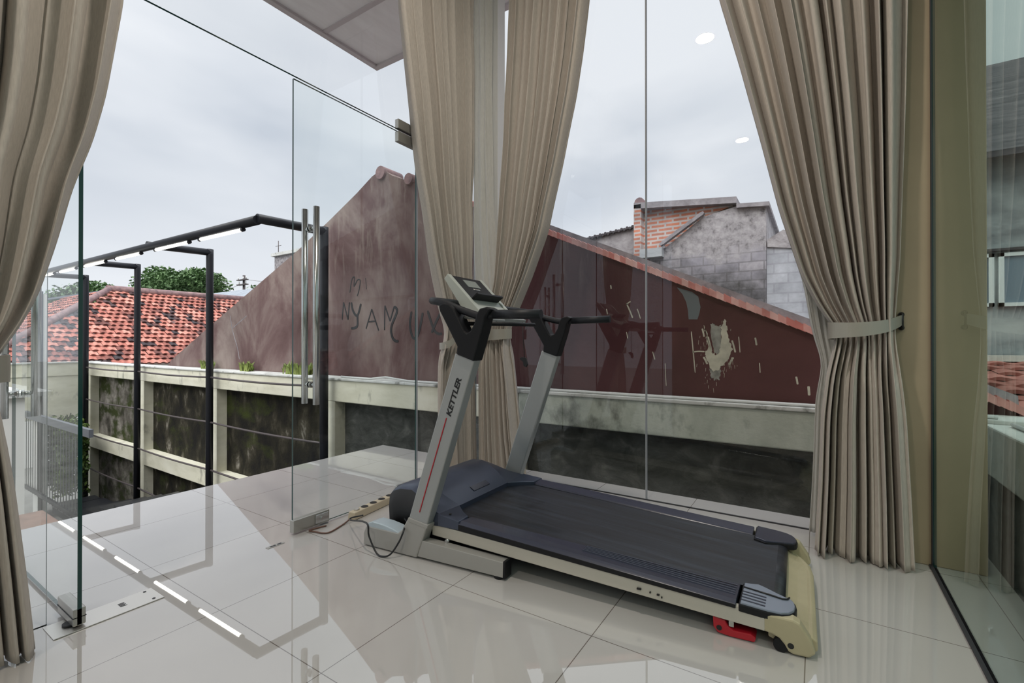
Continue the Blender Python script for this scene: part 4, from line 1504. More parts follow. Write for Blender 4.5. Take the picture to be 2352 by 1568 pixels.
# ---------------------------------------------------------------- buildings behind the gable
cb_ = root('block_house', (0.6, 5.2, -2.5), 'unfinished grey block and red brick house rising behind the gable slope', 'house')
mb = MB()
mb.prism([(-0.26, -2.5), (1.32, -2.5), (1.32, 2.66), (0.985, 2.69), (0.60, 2.62), (-0.0, 2.18), (-0.26, 2.06)], lambda a, b, c: (a, c, b), 5.0, 7.5)
obj('block_wall', mb, M['block'], cb_, org=(0, 0, 0))
mb = MB()
mb.prism([(-0.24, 2.10), (0.02, 2.22), (0.60, 2.62), (0.985, 2.74), (-0.24, 2.90)], lambda a, b, c: (a, c, b), 5.06, 5.3)
obj('brick_gable', mb, M['red_brick'], cb_)
mb = MB()
mb.prism([(-0.30, 2.85), (-0.30, 2.93), (1.0, 2.80), (1.0, 2.72)], lambda a, b, c: (a, c, b), 4.94, 7.6)
mb.prism([(1.0, 2.66), (1.0, 2.71), (1.36, 2.68), (1.36, 2.63)], lambda a, b, c: (a, c, b), 4.94, 7.6)
obj('roof_edge', mb, M['mortar'], cb_)
mb = MB()
mb.ribbon([(-0.02, 2.20), (0.12, 2.28)], 0.07, 0, 5.0, 0.06)
mb.ribbon([(0.06, 2.30), (0.40, 2.52), (0.62, 2.66)], 0.045, 0, 5.0, 0.08)
obj('broken_roof_edge', mb, M['mortar'], cb_)
mb = MB()
mb.box((-0.20, 4.88, 2.14), (0.10, 5.0, 2.26))
obj('concrete_ledge', mb, M['neighbour_render'], cb_)
mb = MB()
mb.box((-0.30, 4.94, -2.5), (-0.20, 5.05, 2.90))
obj('corner_pier', mb, M['red_brick'], cb_)
mb = MB()
mb.cyl((-0.23, 4.96, 2.93), (-0.23, 5.2, 2.93), 0.07, 12)
obj('ridge_end_tile', mb, M['ridge'], cb_)
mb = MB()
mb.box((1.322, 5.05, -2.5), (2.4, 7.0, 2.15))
ph = root('reflection_paled_wall', (1.85, 6.0, -2.5), 'block wall right of the dark mossy block house, paled for the reflection over it', 'wall')
obj('wall_panel', mb, M['block_pale'], ph)  # pale blocks put a window-glass reflection into the wall colour
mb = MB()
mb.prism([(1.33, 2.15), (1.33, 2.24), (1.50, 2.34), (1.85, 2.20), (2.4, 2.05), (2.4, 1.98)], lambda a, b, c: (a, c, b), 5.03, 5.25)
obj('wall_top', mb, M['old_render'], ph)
lw = root('rendered_wall', (-0.9, 5.2, -2.5), 'low patchy grey wall with a ragged sheet edge left of the brick house', 'wall')
mb = MB()
mb.prism([(-2.2, -2.5), (-0.30, -2.5), (-0.30, 2.62), (-0.9, 2.56), (-2.2, 2.40)], lambda a, b, c: (a, c, b), 5.1, 5.3)
obj('wall_panel', mb, M['old_render'], lw, org=(0, 0, 0))
mb = MB()
for k in range(46):
    x = -2.2 + k * 0.041
    z = 2.41 + (x + 2.2) * 0.115
    mb.cyl((x, 5.05, z + 0.012 * (k % 2)), (x, 5.4, z + 0.012 * (k % 2)), 0.022, 6)
obj('corrugated_sheet', mb, M['dark_roof'], lw)

# right-hand neighbour seen through the green glass
nb_ = root('grey_neighbour_house', (4.3, 5.6, -2.5), 'grey rendered house with white windows and dark sheet roof, at the right edge', 'house')
mb = MB()
mb.box((3.0, 5.0, -2.5), (6.6, 8.0, 2.86))
obj('house_wall', mb, M['neighbour_render'], nb_, org=(0, 0, 0))
mb = MB()
for k in range(22):
    y0, y1 = 4.75 + k * 0.15, 4.75 + (k + 1) * 0.15
    z0 = 2.80 + (y0 - 4.75) * 0.66
    z1 = 2.80 + (y1 - 4.75) * 0.66
    mb.hexa([(2.6, y0, z0 - .06), (7, y0, z0 - .06), (7, y1, z1 - .02), (2.6, y1, z1 - .02), (2.6, y0, z0 + .0), (7, y0, z0 + .0), (7, y1, z1 + .05), (2.6, y1, z1 + .05)])
obj('sheet_roof', mb, M['dark_roof'], nb_)
for (x0, x1) in ((2.85, 3.295), (3.325, 3.9)):
    mb = MB()
    yw = 4.965
    z0, z1 = 1.335, 1.855
    for a in ((x0, z0, x1, z0 + .035), (x0, z1 - .035, x1, z1), (x0, z0, x0 + .04, z1), (x1 - .04, z0, x1, z1)):
        mb.box((a[0], yw, a[1]), (a[2], 5.0, a[3]))
    wf = obj('window_frame', mb, M['white_frame'], nb_)
    mb = MB()
    mb.box((x0 + .04, 4.985, z0 + .035), (x1 - .04, 4.998, z1 - .035))
    obj('window_pane', mb, M['pane_blue'], wf)
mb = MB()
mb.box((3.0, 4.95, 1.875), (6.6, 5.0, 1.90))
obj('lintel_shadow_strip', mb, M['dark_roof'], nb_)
rr = root('red_roofed_lean_to', (4.2, 4.0, -2.5), 'low lean-to with a dull red tiled roof below the grey house windows', 'house')
sl2 = (0.78 - 0.44) / 1.8
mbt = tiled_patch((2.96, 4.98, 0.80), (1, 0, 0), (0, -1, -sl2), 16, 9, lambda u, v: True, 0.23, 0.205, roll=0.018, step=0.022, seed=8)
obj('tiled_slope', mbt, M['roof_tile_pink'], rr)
mb = MB()
mb.box((2.96, 4.88, 0.80), (6.6, 4.99, 0.86))
obj('flashing', mb, M['cap_conc'], rr)
mb = MB()
mb.hexa([(2.96, 3.14, 0.36), (6.6, 3.14, 0.36), (6.6, 4.9, 0.70), (2.96, 4.9, 0.70), (2.96, 3.14, 0.42), (6.6, 3.14, 0.42), (6.6, 4.9, 0.76), (2.96, 4.9, 0.76)])
obj('roof_batten', mb, M['dark_roof'], rr)
mb = MB()
mb.box((2.97, 3.4, -2.5), (6.5, 4.9, 0.36))
obj('lean_to_wall', mb, M['grey_plaster'], rr)
fw = root('boundary_wall', (4.8, 2.4, -2.5), 'far pale coping and white conduit under the red lean-to roof, right edge', 'wall')
mb = MB()
mb.box((2.87, WY, 0.25), (6.6, WY + 0.25, 0.545))
obj('cap_beam', mb, M['cap_conc'], fw)
mb = MB()
mb.box((2.87, WY + .05, -2.5), (6.6, WY + 0.20, 0.25))
obj('wall_panel', mb, M['grey_plaster'], fw)
mb = MB()
mb.cyl((2.87, WY + .03, 0.56), (6.6, WY + .03, 0.56), 0.014, 8)
obj('conduit', mb, M['pipe_white'], fw)
#@@PART3
# ---------------------------------------------------------------- treadmill
TA, TBA = math.radians(6.0), math.radians(1.5)  # width axis sheared off square to the length axis to fit the image
AX, AY = math.cos(TA), math.sin(TA)
BX_, BY_ = -math.sin(TBA), math.cos(TBA)
T0 = (0.307, 0.088)


def wl(s, t, z):
    """treadmill frame: s from the front foot to the rear, t away from the viewer's side, z up"""
    return (T0[0] + s * AX + t * BX_, T0[1] + s * AY + t * BY_, z)


tm = root('treadmill', (T0[0], T0[1], 0.0), 'silver and black treadmill standing on the tiles in front of the corner', 'treadmill')
sz = lambda a, b, c: wl(a, c, b)        # polygon in (s, z), extruded along t


def TP(name, poly, t0, t1, mat, parent=tm, bevel=0.0, **k):
    mb = MB()
    mb.prism(poly, sz, t0, t1)
    return obj(name, mb, mat, parent, bevel=bevel, **k)


def tbox(mb, s0, s1, t0, t1, z0, z1):
    return mb.hexa([wl(s0, t0, z0), wl(s1, t0, z0), wl(s1, t1, z0), wl(s0, t1, z0), wl(s0, t0, z1), wl(s1, t0, z1), wl(s1, t1, z1), wl(s0, t1, z1)])


BASE = [(-0.318, 0.004), (0.002, 0.004), (0.064, 0.163), (-0.046, 0.176), (-0.062, 0.150), (-0.080, 0.118), (-0.105, 0.098), (-0.30, 0.098), (-0.318, 0.060)]
for (t0, t1, far) in ((0.0, 0.055, 0), (0.80, 0.855, 1)):
    e = -1 if far else 1
    ub = TP('upright_base', BASE, t0, t1, M['tm_silver_base'], bevel=0.006)
    TP('base_beam', [(0.005, 0.010), (0.445, 0.012), (0.447, 0.075), (0.030, 0.086)], t0 + 0.004, t1 - 0.004, M['tm_silver_base'], bevel=0.002)
    TP('beam_end_cap', [(0.444, 0.008), (0.455, 0.009), (0.457, 0.080), (0.446, 0.081)], t0 + 0.002, t1 - 0.002, M['tm_black'], bevel=0.002)
    mb = MB()
    tc_ = (t0 + t1) / 2
    mb.cyl(wl(0.415, tc_, 0.0), wl(0.415, tc_, 0.013), 0.024, 24)
    obj('foot_pad', mb, M['tm_black'], tm)
    # upright
    up_ = TP('upright', [(-0.045, 0.170), (0.057, 0.158), (0.309, 0.905), (0.211, 0.934)], t0 + 0.003, t1 - 0.003, M['tm_silver'], bevel=0.005)
    TP('upright_collar', [(-0.050, 0.160), (0.062, 0.146), (0.068, 0.164), (-0.044, 0.180)], t0 - 0.001, t1 + 0.001, M['tm_silver_base'], bevel=0.003)
    # transport wheel cover
    mb = MB()
    pr = [(-0.300, 0.094), (-0.288, 0.112), (-0.262, 0.121), (-0.20, 0.119), (-0.14, 0.110), (-0.105, 0.100), (-0.094, 0.090)]
    mb.prism(pr, sz, t0 + 0.002, t1 + (0.02 if not far else 0.0))
    obj('wheel_cover', mb, M['tm_bluecap'], tm, bevel=0.004)
    # V bracket with rounded arms
    outer = [(0.222, 0.928), (0.309, 0.899), (0.352, 1.03), (0.366, 1.085), (0.392, 1.118), (0.372, 1.128), (0.338, 1.122), (0.322, 1.098), (0.312, 1.060), (0.292, 1.028), (0.274, 1.019),
             (0.262, 1.030), (0.232, 1.084), (0.206, 1.128), (0.186, 1.146), (0.150, 1.152), (0.128, 1.142), (0.134, 1.118), (0.226, 0.962)]
    TP('handle_bracket', outer, t0 - 0.006, t1 + 0.006, M['tm_black'], bevel=0.006)

# lettering and stripe on the near upright
ups = [c for c in tm.children if c.name.startswith('upright') and 'base' not in c.name and 'collar' not in c.name][0]
fc_ = bpy.data.curves.new('brand_letters', 'FONT')
fc_.body = 'KETTLER'
fc_.size = 1.0
fc_.shear = 0.18
fc_.offset = 0.035
fo = bpy.data.objects.new('brand_letters', fc_)
COL.objects.link(fo)
bpy.context.view_layer.update()
dg = bpy.context.evaluated_depsgraph_get()
tme = bpy.data.meshes.new_from_object(fo.evaluated_get(dg))
COL.objects.unlink(fo)
bpy.data.objects.remove(fo)
xs = [v.co.x for v in tme.vertices]
ys = [v.co.y for v in tme.vertices]
x0, x1, y0, y1 = min(xs), max(xs), min(ys), max(ys)
B0, B1 = Vector((0.188, 0.655)), Vector((0.245, 0.822))
UPd = Vector((-0.0255, 0.0085))
mb = MB()
vs = []
for v in tme.vertices:
    a = (v.co.x - x0) / (x1 - x0)
    h = (v.co.y - y0) / (y1 - y0)
    p = B0 + (B1 - B0) * a + UPd * h
    vs.append(wl(p.x, 0.0018, p.y))
mb.add(vs, [tuple(p.vertices) for p in tme.polygons])
lt = obj('brand_letters', mb, M['tm_ink'], ups)
TP('red_stripe', [(0.0175, 0.214), (0.0215, 0.213), (0.168, 0.648), (0.164, 0.649)], 0.0005, 0.0028, M['tm_red'], ups)

for (s0_, s1_, z_) in ((0.985, 1.0, 0.093), (1.03, 1.034, 0.09), (1.055, 1.064, 0.088), (1.07, 1.074, 0.082)):
    TP('sticker_remnant', [(s0_, z_ - .003), (s1_, z_ - .003), (s1_, z_ + .003), (s0_, z_ + .002)], 0.0125, 0.020, M['tm_ink'])
# side rails, foot rails, belt -----------------------------------------------------------


def tn(s):   # near outer edge of the deck along s
    return 0.046 + (0.010 - 0.046) * (s - 0.05) / 1.34


def lerp(a, b, x):
    return a + (b - a) * x


def rail(name, s0, s1, f0, f1, mat, far=False, bev=0.003, n=2):
    """f0 / f1: cross-section points (t, z) at the two ends; lofted"""
    mb = MB()
    vs = []
    k = len(f0)
    for i in range(n):
        x = i / (n - 1)
        for a, b_ in zip(f0, f1):
            vs.append(wl(lerp(s0, s1, x), lerp(a[0], b_[0], x), lerp(a[1], b_[1], x)))
    fs = [tuple(range(k))[::-1], tuple(range((n - 1) * k, n * k))]
    for i in range(n - 1):
        for q in range(k):
            w = (q + 1) % k
            fs.append((i * k + q, i * k + w, (i + 1) * k + w, (i + 1) * k + q))
    mb.add(vs, fs)
    if name == 'foot_rail':
        outer = (5, 4) if not far else (2, 3)
        for i in range(n - 1):
            for q in outer[:1]:
                mb.m[2 + i * k + q] = 1
        mat = [mat, M['tm_black']]
    return obj(name, mb, mat, tm, bevel=bev)


rail('side_rail', 0.05, 1.392, [(0.050, 0.100), (0.070, 0.100), (0.070, 0.150), (0.050, 0.150)], [(0.006, 0.056), (0.026, 0.056), (0.026, 0.113), (0.006, 0.113)], M['tm_alu'])
rail('side_rail', 0.05, 1.392, [(0.790, 0.100), (0.810, 0.100), (0.810, 0.150), (0.790, 0.150)], [(0.735, 0.056), (0.755, 0.056), (0.755, 0.113), (0.735, 0.113)], M['tm_alu'])
fr = rail('foot_rail', 0.195, 1.308, [(0.042, 0.148), (0.150, 0.148), (0.150, 0.172), (0.143, 0.178), (0.062, 0.187), (0.042, 0.176)],
          [(0.002, 0.108), (0.158, 0.100), (0.158, 0.118), (0.150, 0.123), (0.022, 0.130), (0.002, 0.122)], M['tm_rail'])
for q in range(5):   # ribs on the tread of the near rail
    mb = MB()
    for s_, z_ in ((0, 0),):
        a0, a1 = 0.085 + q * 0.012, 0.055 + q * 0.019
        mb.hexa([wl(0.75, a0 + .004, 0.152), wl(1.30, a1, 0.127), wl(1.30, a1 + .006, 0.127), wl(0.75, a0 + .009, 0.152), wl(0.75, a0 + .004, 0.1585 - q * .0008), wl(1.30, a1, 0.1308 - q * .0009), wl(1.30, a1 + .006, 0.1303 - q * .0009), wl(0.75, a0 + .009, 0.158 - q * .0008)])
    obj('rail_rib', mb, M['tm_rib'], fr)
rail('foot_rail', 0.195, 1.308, [(0.745, 0.148), (0.83, 0.148), (0.83, 0.176), (0.812, 0.187), (0.752, 0.180), (0.745, 0.172)],
     [(0.668, 0.100), (0.762, 0.108), (0.762, 0.122), (0.742, 0.130), (0.676, 0.123), (0.668, 0.118)], M['tm_rail'])
# belt: loops round the rear roller
mb = MB()
sec = []
for i in range(15):
    s_ = lerp(0.06, 1.41, i / 14)
    sec.append((s_, lerp(0.176, 0.112, (s_ - 0.06) / 1.35)))
cx_, cz_, rr_ = 1.412, 0.084, 0.028
for k in range(1, 12):
    a = PI / 2 - PI * k / 12
    sec.append((cx_ + rr_ * 1.15 * math.cos(a), cz_ + rr_ * math.sin(a)))
sec.append((1.41, 0.056))
sec.append((0.2, 0.098))
vs = []
for (s_, z_) in sec:
    x = max(0, min(1, s_ / 1.4))
    vs.append(wl(s_, lerp(0.145, 0.163, x), z_))
    vs.append(wl(s_, lerp(0.752, 0.664, x), z_))
mb.add(vs, [(2 * i, 2 * i + 1, 2 * i + 3, 2 * i + 2) for i in range(len(sec) - 1)], 0, True)
mb.sm = [14 <= i < 26 for i in range(len(sec) - 1)]
obj('running_belt', mb, M['tm_belt'], tm, solid=0.002)
# deck and chassis under the belt
rail('chassis', 0.02, 1.40, [(0.072, 0.085), (0.788, 0.085), (0.788, 0.145), (0.072, 0.145)], [(0.028, 0.050), (0.733, 0.050), (0.733, 0.075), (0.028, 0.075)], M['tm_black'])
rail('deck_board', 0.20, 1.38, [(0.16, 0.140), (0.735, 0.140), (0.735, 0.158), (0.16, 0.158)], [(0.175, 0.074), (0.65, 0.074), (0.65, 0.096), (0.175, 0.096)], M['tm_hood_dark'], bev=0)
mb = MB()
tbox(mb, -0.26, -0.20, 0.055, 0.80, 0.02, 0.07)
obj('front_crossbar', mb, M['tm_black'], tm, bevel=0.004)
mb = MB()
tbox(mb, 0.10, 0.16, 0.055, 0.80, 0.035, 0.08)
obj('lift_arm', mb, M['tm_black'], tm, bevel=0.004)
mb = MB()
mb.cyl(wl(0.135, 0.040, 0.090), wl(0.135, 0.085, 0.090), 0.008, 18)
obj('pivot_bolt', mb, M['steel'], tm)

# rear foot caps -------------------------------------------------------------------------


def foot_cap(near):
    g = (lambda t: t) if near else (lambda t: 0.825 - t)
    top, ring_hi, ring_lo = [], [], []
    o_ = 0.0 if near else 0.055
    PL = [(1.316, 0.004), (1.400, 0.006), (1.440, 0.014), (1.462, 0.030), (1.476, 0.055), (1.480, 0.085), (1.476, 0.112), (1.468, 0.128), (1.425, 0.146), (1.385, 0.168), (1.36, 0.178), (1.335, 0.166), (1.316, 0.160)]
    PL = [(s_, t_ + (0.0 if near else o_)) for s_, t_ in PL]
    zt = lambda s_: lerp(0.131, 0.118, (s_ - 1.316) / 0.16)
    mb = MB()
    n = len(PL)
    vs = [wl(s_, g(t_), zt(s_) - 0.030) for s_, t_ in PL] + [wl(s_, g(t_), zt(s_) - 0.006) for s_, t_ in PL]
    fs = [tuple(range(n))[::-1]] + [tuple(range(n, 2 * n))]
    for i in range(n):
        j = (i + 1) % n
        fs.append((i, j, n + j, n + i))
    mb.add(vs, fs)
    c = obj('rear_foot_cap', mb, M['tm_black'], tm, bevel=0.003)
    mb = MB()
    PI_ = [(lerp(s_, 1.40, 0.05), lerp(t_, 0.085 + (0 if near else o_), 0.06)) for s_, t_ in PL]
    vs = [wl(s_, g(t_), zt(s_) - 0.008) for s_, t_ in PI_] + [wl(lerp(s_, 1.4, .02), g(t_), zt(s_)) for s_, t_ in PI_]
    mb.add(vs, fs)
    obj('cap_top', mb, M['tm_cap'] if near else M['tm_rail'], c, bevel=0.002)  # near top has the painted sky tone, far top stays dark
    if near:
        mb = MB()
        mb.tube([wl(1.322, 0.118, 0.132), wl(1.40, 0.112, 0.127), wl(1.438, 0.108, 0.1235), wl(1.452, 0.115, 0.1225), wl(1.458, 0.132, 0.121)], 0.0028, 8)
        obj('cap_groove', mb, M['tm_ink'], c)
        for q in range(4):
            mb = MB()
            t_ = 0.026 + q * 0.020
            mb.hexa([wl(1.322, t_, 0.1275), wl(1.392, t_, 0.122), wl(1.392, t_ + .005, 0.122), wl(1.322, t_ + .005, 0.1275), wl(1.322, t_, 0.1325), wl(1.392, t_, 0.127), wl(1.392, t_ + .005, 0.127), wl(1.322, t_ + .005, 0.1325)])
            obj('cap_ridge', mb, M['tm_rail'], c)


foot_cap(True)
foot_cap(False)

# cream rear cover: side cheeks with a wheel arch and a dished back panel ---------------------
CH = [(1.388, 0.112), (1.388, 0.056), (1.412, 0.052), (1.432, 0.044), (1.446, 0.028), (1.456, 0.010), (1.470, 0.004), (1.512, 0.006), (1.530, 0.022), (1.520, 0.055), (1.488, 0.104), (1.470, 0.112)]
rcv = TP('rear_cover', CH, 0.006, 0.045, M['tm_cream'], bevel=0.006)
TP('cover_cheek', CH, 0.700, 0.740, M['tm_cream'], rcv, bevel=0.006)
mb = MB()
vs = []
TS = [0.030, 0.075, 0.13, 0.25, 0.40, 0.52, 0.60, 0.66, 0.71, 0.735]
for t_ in TS:
    k = min(1.0, max(0.0, (t_ - 0.53) / 0.20))
    pull = 0.075 * k * k
    dish = 0.020 * math.sin(PI * min(1, max(0, (t_ - 0.05) / 0.62))) ** 0.5 if 0.05 < t_ < 0.67 else 0
    pr = [(1.400, 0.100 - dish * 0.9), (1.445, 0.094 - dish * 1.6), (1.480, 0.078 - dish * 1.2), (1.512, 0.060 - dish * .3), (1.522, 0.058), (1.535, 0.050), (1.536, 0.022), (1.520, 0.006), (1.470, 0.006), (1.400, 0.030)]
    for s_, z_ in pr:
        vs.append(wl(s_ - pull * (0.3 if s_ < 1.45 else 1), t_, z_))
kp = 10
fs = [tuple(range(kp))[::-1], tuple(range((len(TS) - 1) * kp, len(TS) * kp))]
for i in range(len(TS) - 1):
    for q in range(kp):
        w = (q + 1) % kp
        fs.append((i * kp + q, i * kp + w, (i + 1) * kp + w, (i + 1) * kp + q))
mb.add(vs, fs)
obj('back_panel', mb, M['tm_cream'], rcv, bevel=0.004)
mb = MB()
mb.cyl(wl(1.436, 0.010, 0.022), wl(1.436, 0.035, 0.022), 0.0215, 24)
obj('rear_wheel', mb, M['tm_black'], tm)
mb = MB()
mb.cyl(wl(1.436, 0.640, 0.022), wl(1.436, 0.665, 0.022), 0.0215, 24)
obj('rear_wheel', mb, M['tm_black'], tm)
mb = MB()
mb.cyl(wl(1.463, 0.0052, 0.030), wl(1.463, 0.010, 0.030), 0.009, 18)
obj('axle_recess', mb, M['tm_ink'], tm)
mb = MB()
mb.tube([wl(1.40, 0.10, 0.084), wl(1.40, 0.70, 0.084)], 0.022, 18)
obj('rear_roller', mb, M['tm_black'], tm)
# red fold-lock pedal
pd = TP('lock_pedal', [(1.236, 0.060), (1.275, 0.052), (1.283, 0.034), (1.300, 0.026), (1.352, 0.028), (1.366, 0.018), (1.362, 0.003), (1.290, 0.002), (1.252, 0.006), (1.238, 0.022)], 0.020, 0.075, M['tm_red'], bevel=0.004)
mb = MB()
mb.cyl(wl(1.256, 0.0185, 0.024), wl(1.256, 0.022, 0.024), 0.0085, 18)
obj('pedal_pivot_hole', mb, M['tm_ink'], pd)
mb = MB()
tbox(mb, 1.285, 1.300, 0.025, 0.040, 0.034, 0.058)
obj('pedal_spring', mb, M['steel'], pd)

# motor hood ------------------------------------------------------------------------------------
SEC = [  # s, (t, z) x 8 from near bottom over the top to far bottom
    (-0.262, [(0.115, 0.095), (0.112, 0.150), (0.120, 0.190), (0.140, 0.208), (0.690, 0.208), (0.715, 0.190), (0.725, 0.150), (0.722, 0.095)]),
    (-0.252, [(0.103, 0.085), (0.098, 0.170), (0.104, 0.225), (0.130, 0.243), (0.700, 0.243), (0.728, 0.225), (0.735, 0.170), (0.732, 0.085)]),
    (-0.222, [(0.100, 0.085), (0.094, 0.190), (0.100, 0.250), (0.128, 0.270), (0.702, 0.270), (0.732, 0.250), (0.738, 0.190), (0.735, 0.085)]),
    (-0.180, [(0.100, 0.085), (0.092, 0.200), (0.098, 0.266), (0.128, 0.285), (0.702, 0.285), (0.734, 0.266), (0.740, 0.200), (0.735, 0.085)]),
    (-0.110, [(0.095, 0.100), (0.088, 0.200), (0.098, 0.270), (0.140, 0.290), (0.685, 0.290), (0.734, 0.270), (0.745, 0.200), (0.740, 0.100)]),
    (-0.050, [(0.070, 0.120), (0.066, 0.190), (0.085, 0.250), (0.155, 0.276), (0.665, 0.276), (0.750, 0.250), (0.768, 0.190), (0.764, 0.120)]),
    (0.010, [(0.055, 0.140), (0.052, 0.182), (0.062, 0.222), (0.172, 0.250), (0.650, 0.250), (0.775, 0.222), (0.792, 0.182), (0.790, 0.140)]),
    (0.092, [(0.042, 0.150), (0.040, 0.176), (0.046, 0.205), (0.196, 0.198), (0.628, 0.198), (0.795, 0.205), (0.812, 0.176), (0.810, 0.150)]),
]
mb = MB()
vs = []
for s_, ps in SEC:
    for t_, z_ in ps:
        vs.append(wl(s_, t_, z_))
fs = [tuple(range(8))[::-1], tuple(range((len(SEC) - 1) * 8, len(SEC) * 8))]
mi = [1, 0]
for i in range(len(SEC) - 1):
    for q in range(8):
        w = (q + 1) % 8
        fs.append((i * 8 + q, i * 8 + w, (i + 1) * 8 + w, (i + 1) * 8 + q))
        mi.append(1 if q in (0, 1, 5, 6, 7) and i < 5 else 0)
mb.add(vs, fs, 0, True)
mb.m = mi
hd = obj('motor_hood', mb, [M['tm_hood'], M['tm_hood_dark']], tm)
ce = hd.data.attributes.new('sharp_edge', 'BOOLEAN', 'EDGE')
for e in hd.data.edges:
    a, b_ = e.vertices
    if a % 8 == b_ % 8 and min(a, b_) // 8 >= 4 and a % 8 in (1, 2, 3, 4, 5, 6):
        ce.data[e.index].value = True
    if a // 8 == b_ // 8 and a // 8 in (0, 7):
        ce.data[e.index].value = True
# prongs that run back beside the belt
for near in (1, 0):
    if near:
        P = [(0.088, 0.040), (0.088, 0.200), (0.150, 0.146), (0.196, 0.118), (0.200, 0.042)]
        Z = [0.206, 0.199, 0.194, 0.190, 0.189]
    else:
        P = [(0.088, 0.812), (0.088, 0.625), (0.150, 0.700), (0.196, 0.740), (0.200, 0.830)]
        Z = [0.206, 0.199, 0.194, 0.190, 0.189]
    mb = MB()
    n = 5
    vs = [wl(s_, t_, 0.150) for s_, t_ in P] + [wl(s_, t_, z_) for (s_, t_), z_ in zip(P, Z)]
    fs = [tuple(range(n)), tuple(range(n, 2 * n))] + [(i, (i + 1) % n, n + (i + 1) % n, n + i) for i in range(n)]
    mb.add(vs, fs)
    hp = obj('hood_prong', mb, M['tm_hood'], hd, bevel=0.003)
    if near:
        mb = MB()
        mb.cyl(wl(0.130, 0.075, 0.196), wl(0.130, 0.075, 0.2035), 0.006, 14)
        obj('screw_recess', mb, M['tm_ink'], hp)
mb = MB()
mb.hexa([wl(0.035, 0.36, 0.226), wl(0.062, 0.36, 0.212), wl(0.062, 0.50, 0.212), wl(0.035, 0.50, 0.226), wl(0.035, 0.36, 0.238), wl(0.062, 0.36, 0.2215), wl(0.062, 0.50, 0.2215), wl(0.035, 0.50, 0.238)])
obj('hood_badge', mb, M['tm_rail'], hd)

# handlebar: one bent tube with two grips
HP = [(0.600, 0.028, 1.092), (0.50, 0.028, 1.094), (0.395, 0.028, 1.098), (0.352, 0.028, 1.090), (0.30, 0.028, 1.096), (0.22, 0.028, 1.122), (0.155, 0.028, 1.148), (0.095, 0.030, 1.163), (0.055, 0.045, 1.170), (0.035, 0.085, 1.173), (0.030, 0.16, 1.175),
      (0.030, 0.42, 1.176), (0.030, 0.68, 1.175), (0.035, 0.765, 1.173), (0.055, 0.808, 1.170), (0.095, 0.826, 1.163), (0.155, 0.828, 1.148), (0.22, 0.828, 1.122), (0.30, 0.828, 1.102), (0.352, 0.828, 1.098), (0.40, 0.828, 1.104), (0.50, 0.828, 1.106), (0.605, 0.828, 1.108)]
mb = MB()
mb.tube([wl(*p) for p in HP], 0.0165, 16)
hb = obj('handlebar', mb, M['tm_grip'], tm)
for t_, z0_, z1_ in ((0.028, 1.098, 1.092), (0.828, 1.104, 1.108)):
    mb = MB()
    mb.tube([wl(0.385, t_, z0_), wl(0.604, t_, z1_)], 0.0195, 20)
    obj('foam_grip', mb, M['tm_grip'], hb)
# console: sloping panel with pale sides, a display and a small ledge
CT, CB = (-0.020, 1.322), (0.168, 1.128)
dirv = Vector((CB[0] - CT[0], CB[1] - CT[1])).normalized()
nrm = Vector((-dirv.y, dirv.x))       # faces up and to the rear
if nrm.y < 0:
    nrm = -nrm


def cp(a, h):
    """point on the console side profile: a along the slope 0..1, h off the face"""
    L_ = math.hypot(CB[0] - CT[0], CB[1] - CT[1])
    p = Vector(CT) + dirv * (a * L_) + nrm * h
    return (p.x, p.y)


cs = TP('console', [cp(0, -0.004), cp(1.0, -0.004), cp(1.0, -0.022), cp(0.55, -0.045), cp(0.0, -0.020)], 0.275, 0.525, M['tm_pale'], bevel=0.003)
for t0_, t1_ in ((0.250, 0.277), (0.523, 0.550)):
    TP('console_side', [cp(-0.01, 0.003), cp(1.03, 0.003), cp(1.06, -0.020), cp(0.62, -0.058), cp(0.0, -0.030)], t0_, t1_, M['tm_pale'], cs, bevel=0.003)
TP('display_panel', [cp(0.02, -0.006), cp(0.62, -0.006), cp(0.62, 0.001), cp(0.02, 0.001)], 0.278, 0.522, M['tm_black'], cs)
TP('lcd_screen', [cp(0.10, 0.0), cp(0.30, 0.0), cp(0.30, 0.0028), cp(0.10, 0.0028)], 0.345, 0.455, M['tm_lcd'], cs)
TP('display_button', [cp(0.34, 0.0), cp(0.38, 0.0), cp(0.38, 0.004), cp(0.34, 0.004)], 0.375, 0.425, M['steel'], cs, bevel=0.001)
TP('corner_label', [cp(0.50, 0.0), cp(0.60, 0.0), cp(0.60, 0.0026), cp(0.50, 0.0026)], 0.455, 0.520, M['tm_bluecap'], cs)
TP('book_ledge', [cp(0.62, -0.004), cp(0.66, -0.004), cp(0.68, 0.040), cp(0.63, 0.042)], 0.285, 0.515, M['tm_black'], cs, bevel=0.003)
TP('console_bracket', [(0.02, 1.165), (0.05, 1.165), (0.26, 1.098), (0.25, 1.075), (0.18, 1.088), (0.02, 1.145)], 0.262, 0.538, M['tm_silver'], tm, bevel=0.004)
TP('bracket_tray', [(0.13, 1.105), (0.30, 1.088), (0.30, 1.078), (0.13, 1.092)], 0.04, 0.262, M['tm_silver'], tm, bevel=0.003)
mb = MB()
mb.tube([wl(0.24, 0.055, 1.062), wl(0.40, 0.16, 1.060), wl(0.43, 0.30, 1.062)], 0.009, 10)
obj('pulse_cable_bar', mb, M['tm_black'], tm)
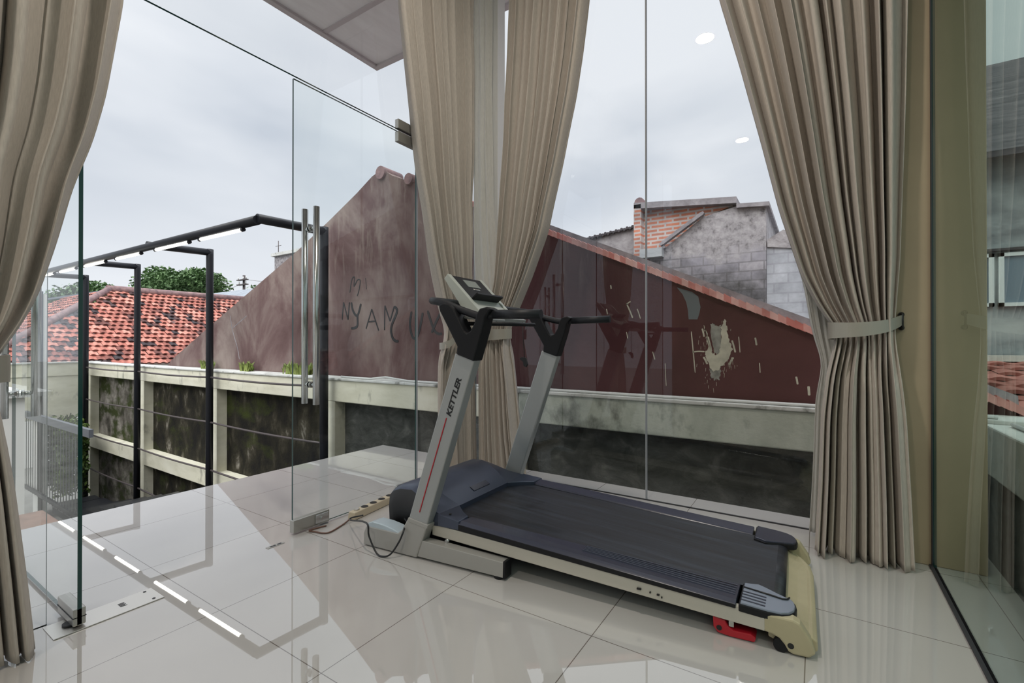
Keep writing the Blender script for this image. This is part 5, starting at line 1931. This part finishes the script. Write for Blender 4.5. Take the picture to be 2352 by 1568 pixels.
# safety key on its cord
mb = MB()
mb.tube([wl(0.262, 0.49, 1.085), wl(0.264, 0.495, 1.0), wl(0.269, 0.50, 0.893)], 0.0018, 6)
kc = obj('safety_key_cord', mb, M['tm_ink'], tm)
mb = MB()
mb.prism([(0.258, 0.905), (0.277, 0.900), (0.288, 0.868), (0.279, 0.852), (0.266, 0.858), (0.262, 0.880), (0.244, 0.893), (0.246, 0.899)], sz, 0.494, 0.506)
obj('safety_clip', mb, M['tm_ink'], kc, bevel=0.001)

# ---------------------------------------------------------------- power strip and cables
ps = root('power_strip', (-0.35, 0.42, 0.0), 'ivory four-socket power strip on the floor beside the treadmill front', 'power strip')
pa, pb = Vector((-0.325, 0.232)), Vector((-0.395, 0.72))
pd_ = (pb - pa).normalized()
pn = Vector((-pd_.y, pd_.x))


def pp(a, n_, z):
    p = pa + pd_ * a + pn * n_
    return (p.x, p.y, z)


mb = MB()
mb.hexa([pp(0, -.028, .001), pp(.42, -.028, .001), pp(.42, .028, .001), pp(0, .028, .001), pp(0.004, -.024, .042), pp(.416, -.024, .042), pp(.416, .024, .042), pp(0.004, .024, .042)])
obj('strip_body', mb, M['strip_plastic'], ps, bevel=0.005)
for k in range(4):
    mb = MB()
    p = pp(0.105 + k * 0.072, 0, 0.0425)
    mb.cyl(p, (p[0], p[1], 0.0432), 0.021, 22)
    obj('socket', mb, M['tm_ink'], ps)
mb = MB()
p = pp(0.04, 0, 0.042)
mb.hexa([pp(.03, -.010, .042), pp(.055, -.010, .042), pp(.055, .010, .042), pp(.03, .010, .042), pp(.03, -.010, .048), pp(.055, -.010, .050), pp(.055, .010, .050), pp(.03, .010, .048)])
obj('rocker_switch', mb, M['steel_satin'], ps)


mb = MB()
mb.tube(catmull([(-0.322, 0.225, 0.012), (-0.300, 0.16, 0.005), (-0.270, 0.06, 0.005), (-0.290, 0.03, 0.005), (-0.335, 0.02, 0.005), (-0.375, 0.01, 0.006), (-0.372, 0.06, 0.005), (-0.36, 0.10, 0.005)]), 0.004, 8)
tag(obj('extension_cord', mb, M['cable_brown']), 'thin brown cord running over the floor from the power strip to the door', 'cord')
mb = MB()
mb.tube(catmull([(-0.262, 0.262, 0.03), (-0.285, 0.205, 0.03), (-0.25, 0.17, 0.035), wl(-0.262, -0.035, 0.128), wl(-0.235, -0.045, 0.075), wl(-0.18, -0.055, 0.012), wl(-0.135, -0.06, 0.006), wl(-0.10, -0.05, 0.020), wl(-0.072, -0.03, 0.07), wl(-0.058, -0.02, 0.11), wl(-0.072, 0.01, 0.130), wl(-0.09, 0.045, 0.134), wl(-0.14, 0.085, 0.130)]), 0.0042, 8)
obj('power_cord', mb, M['cable_black'], tm)
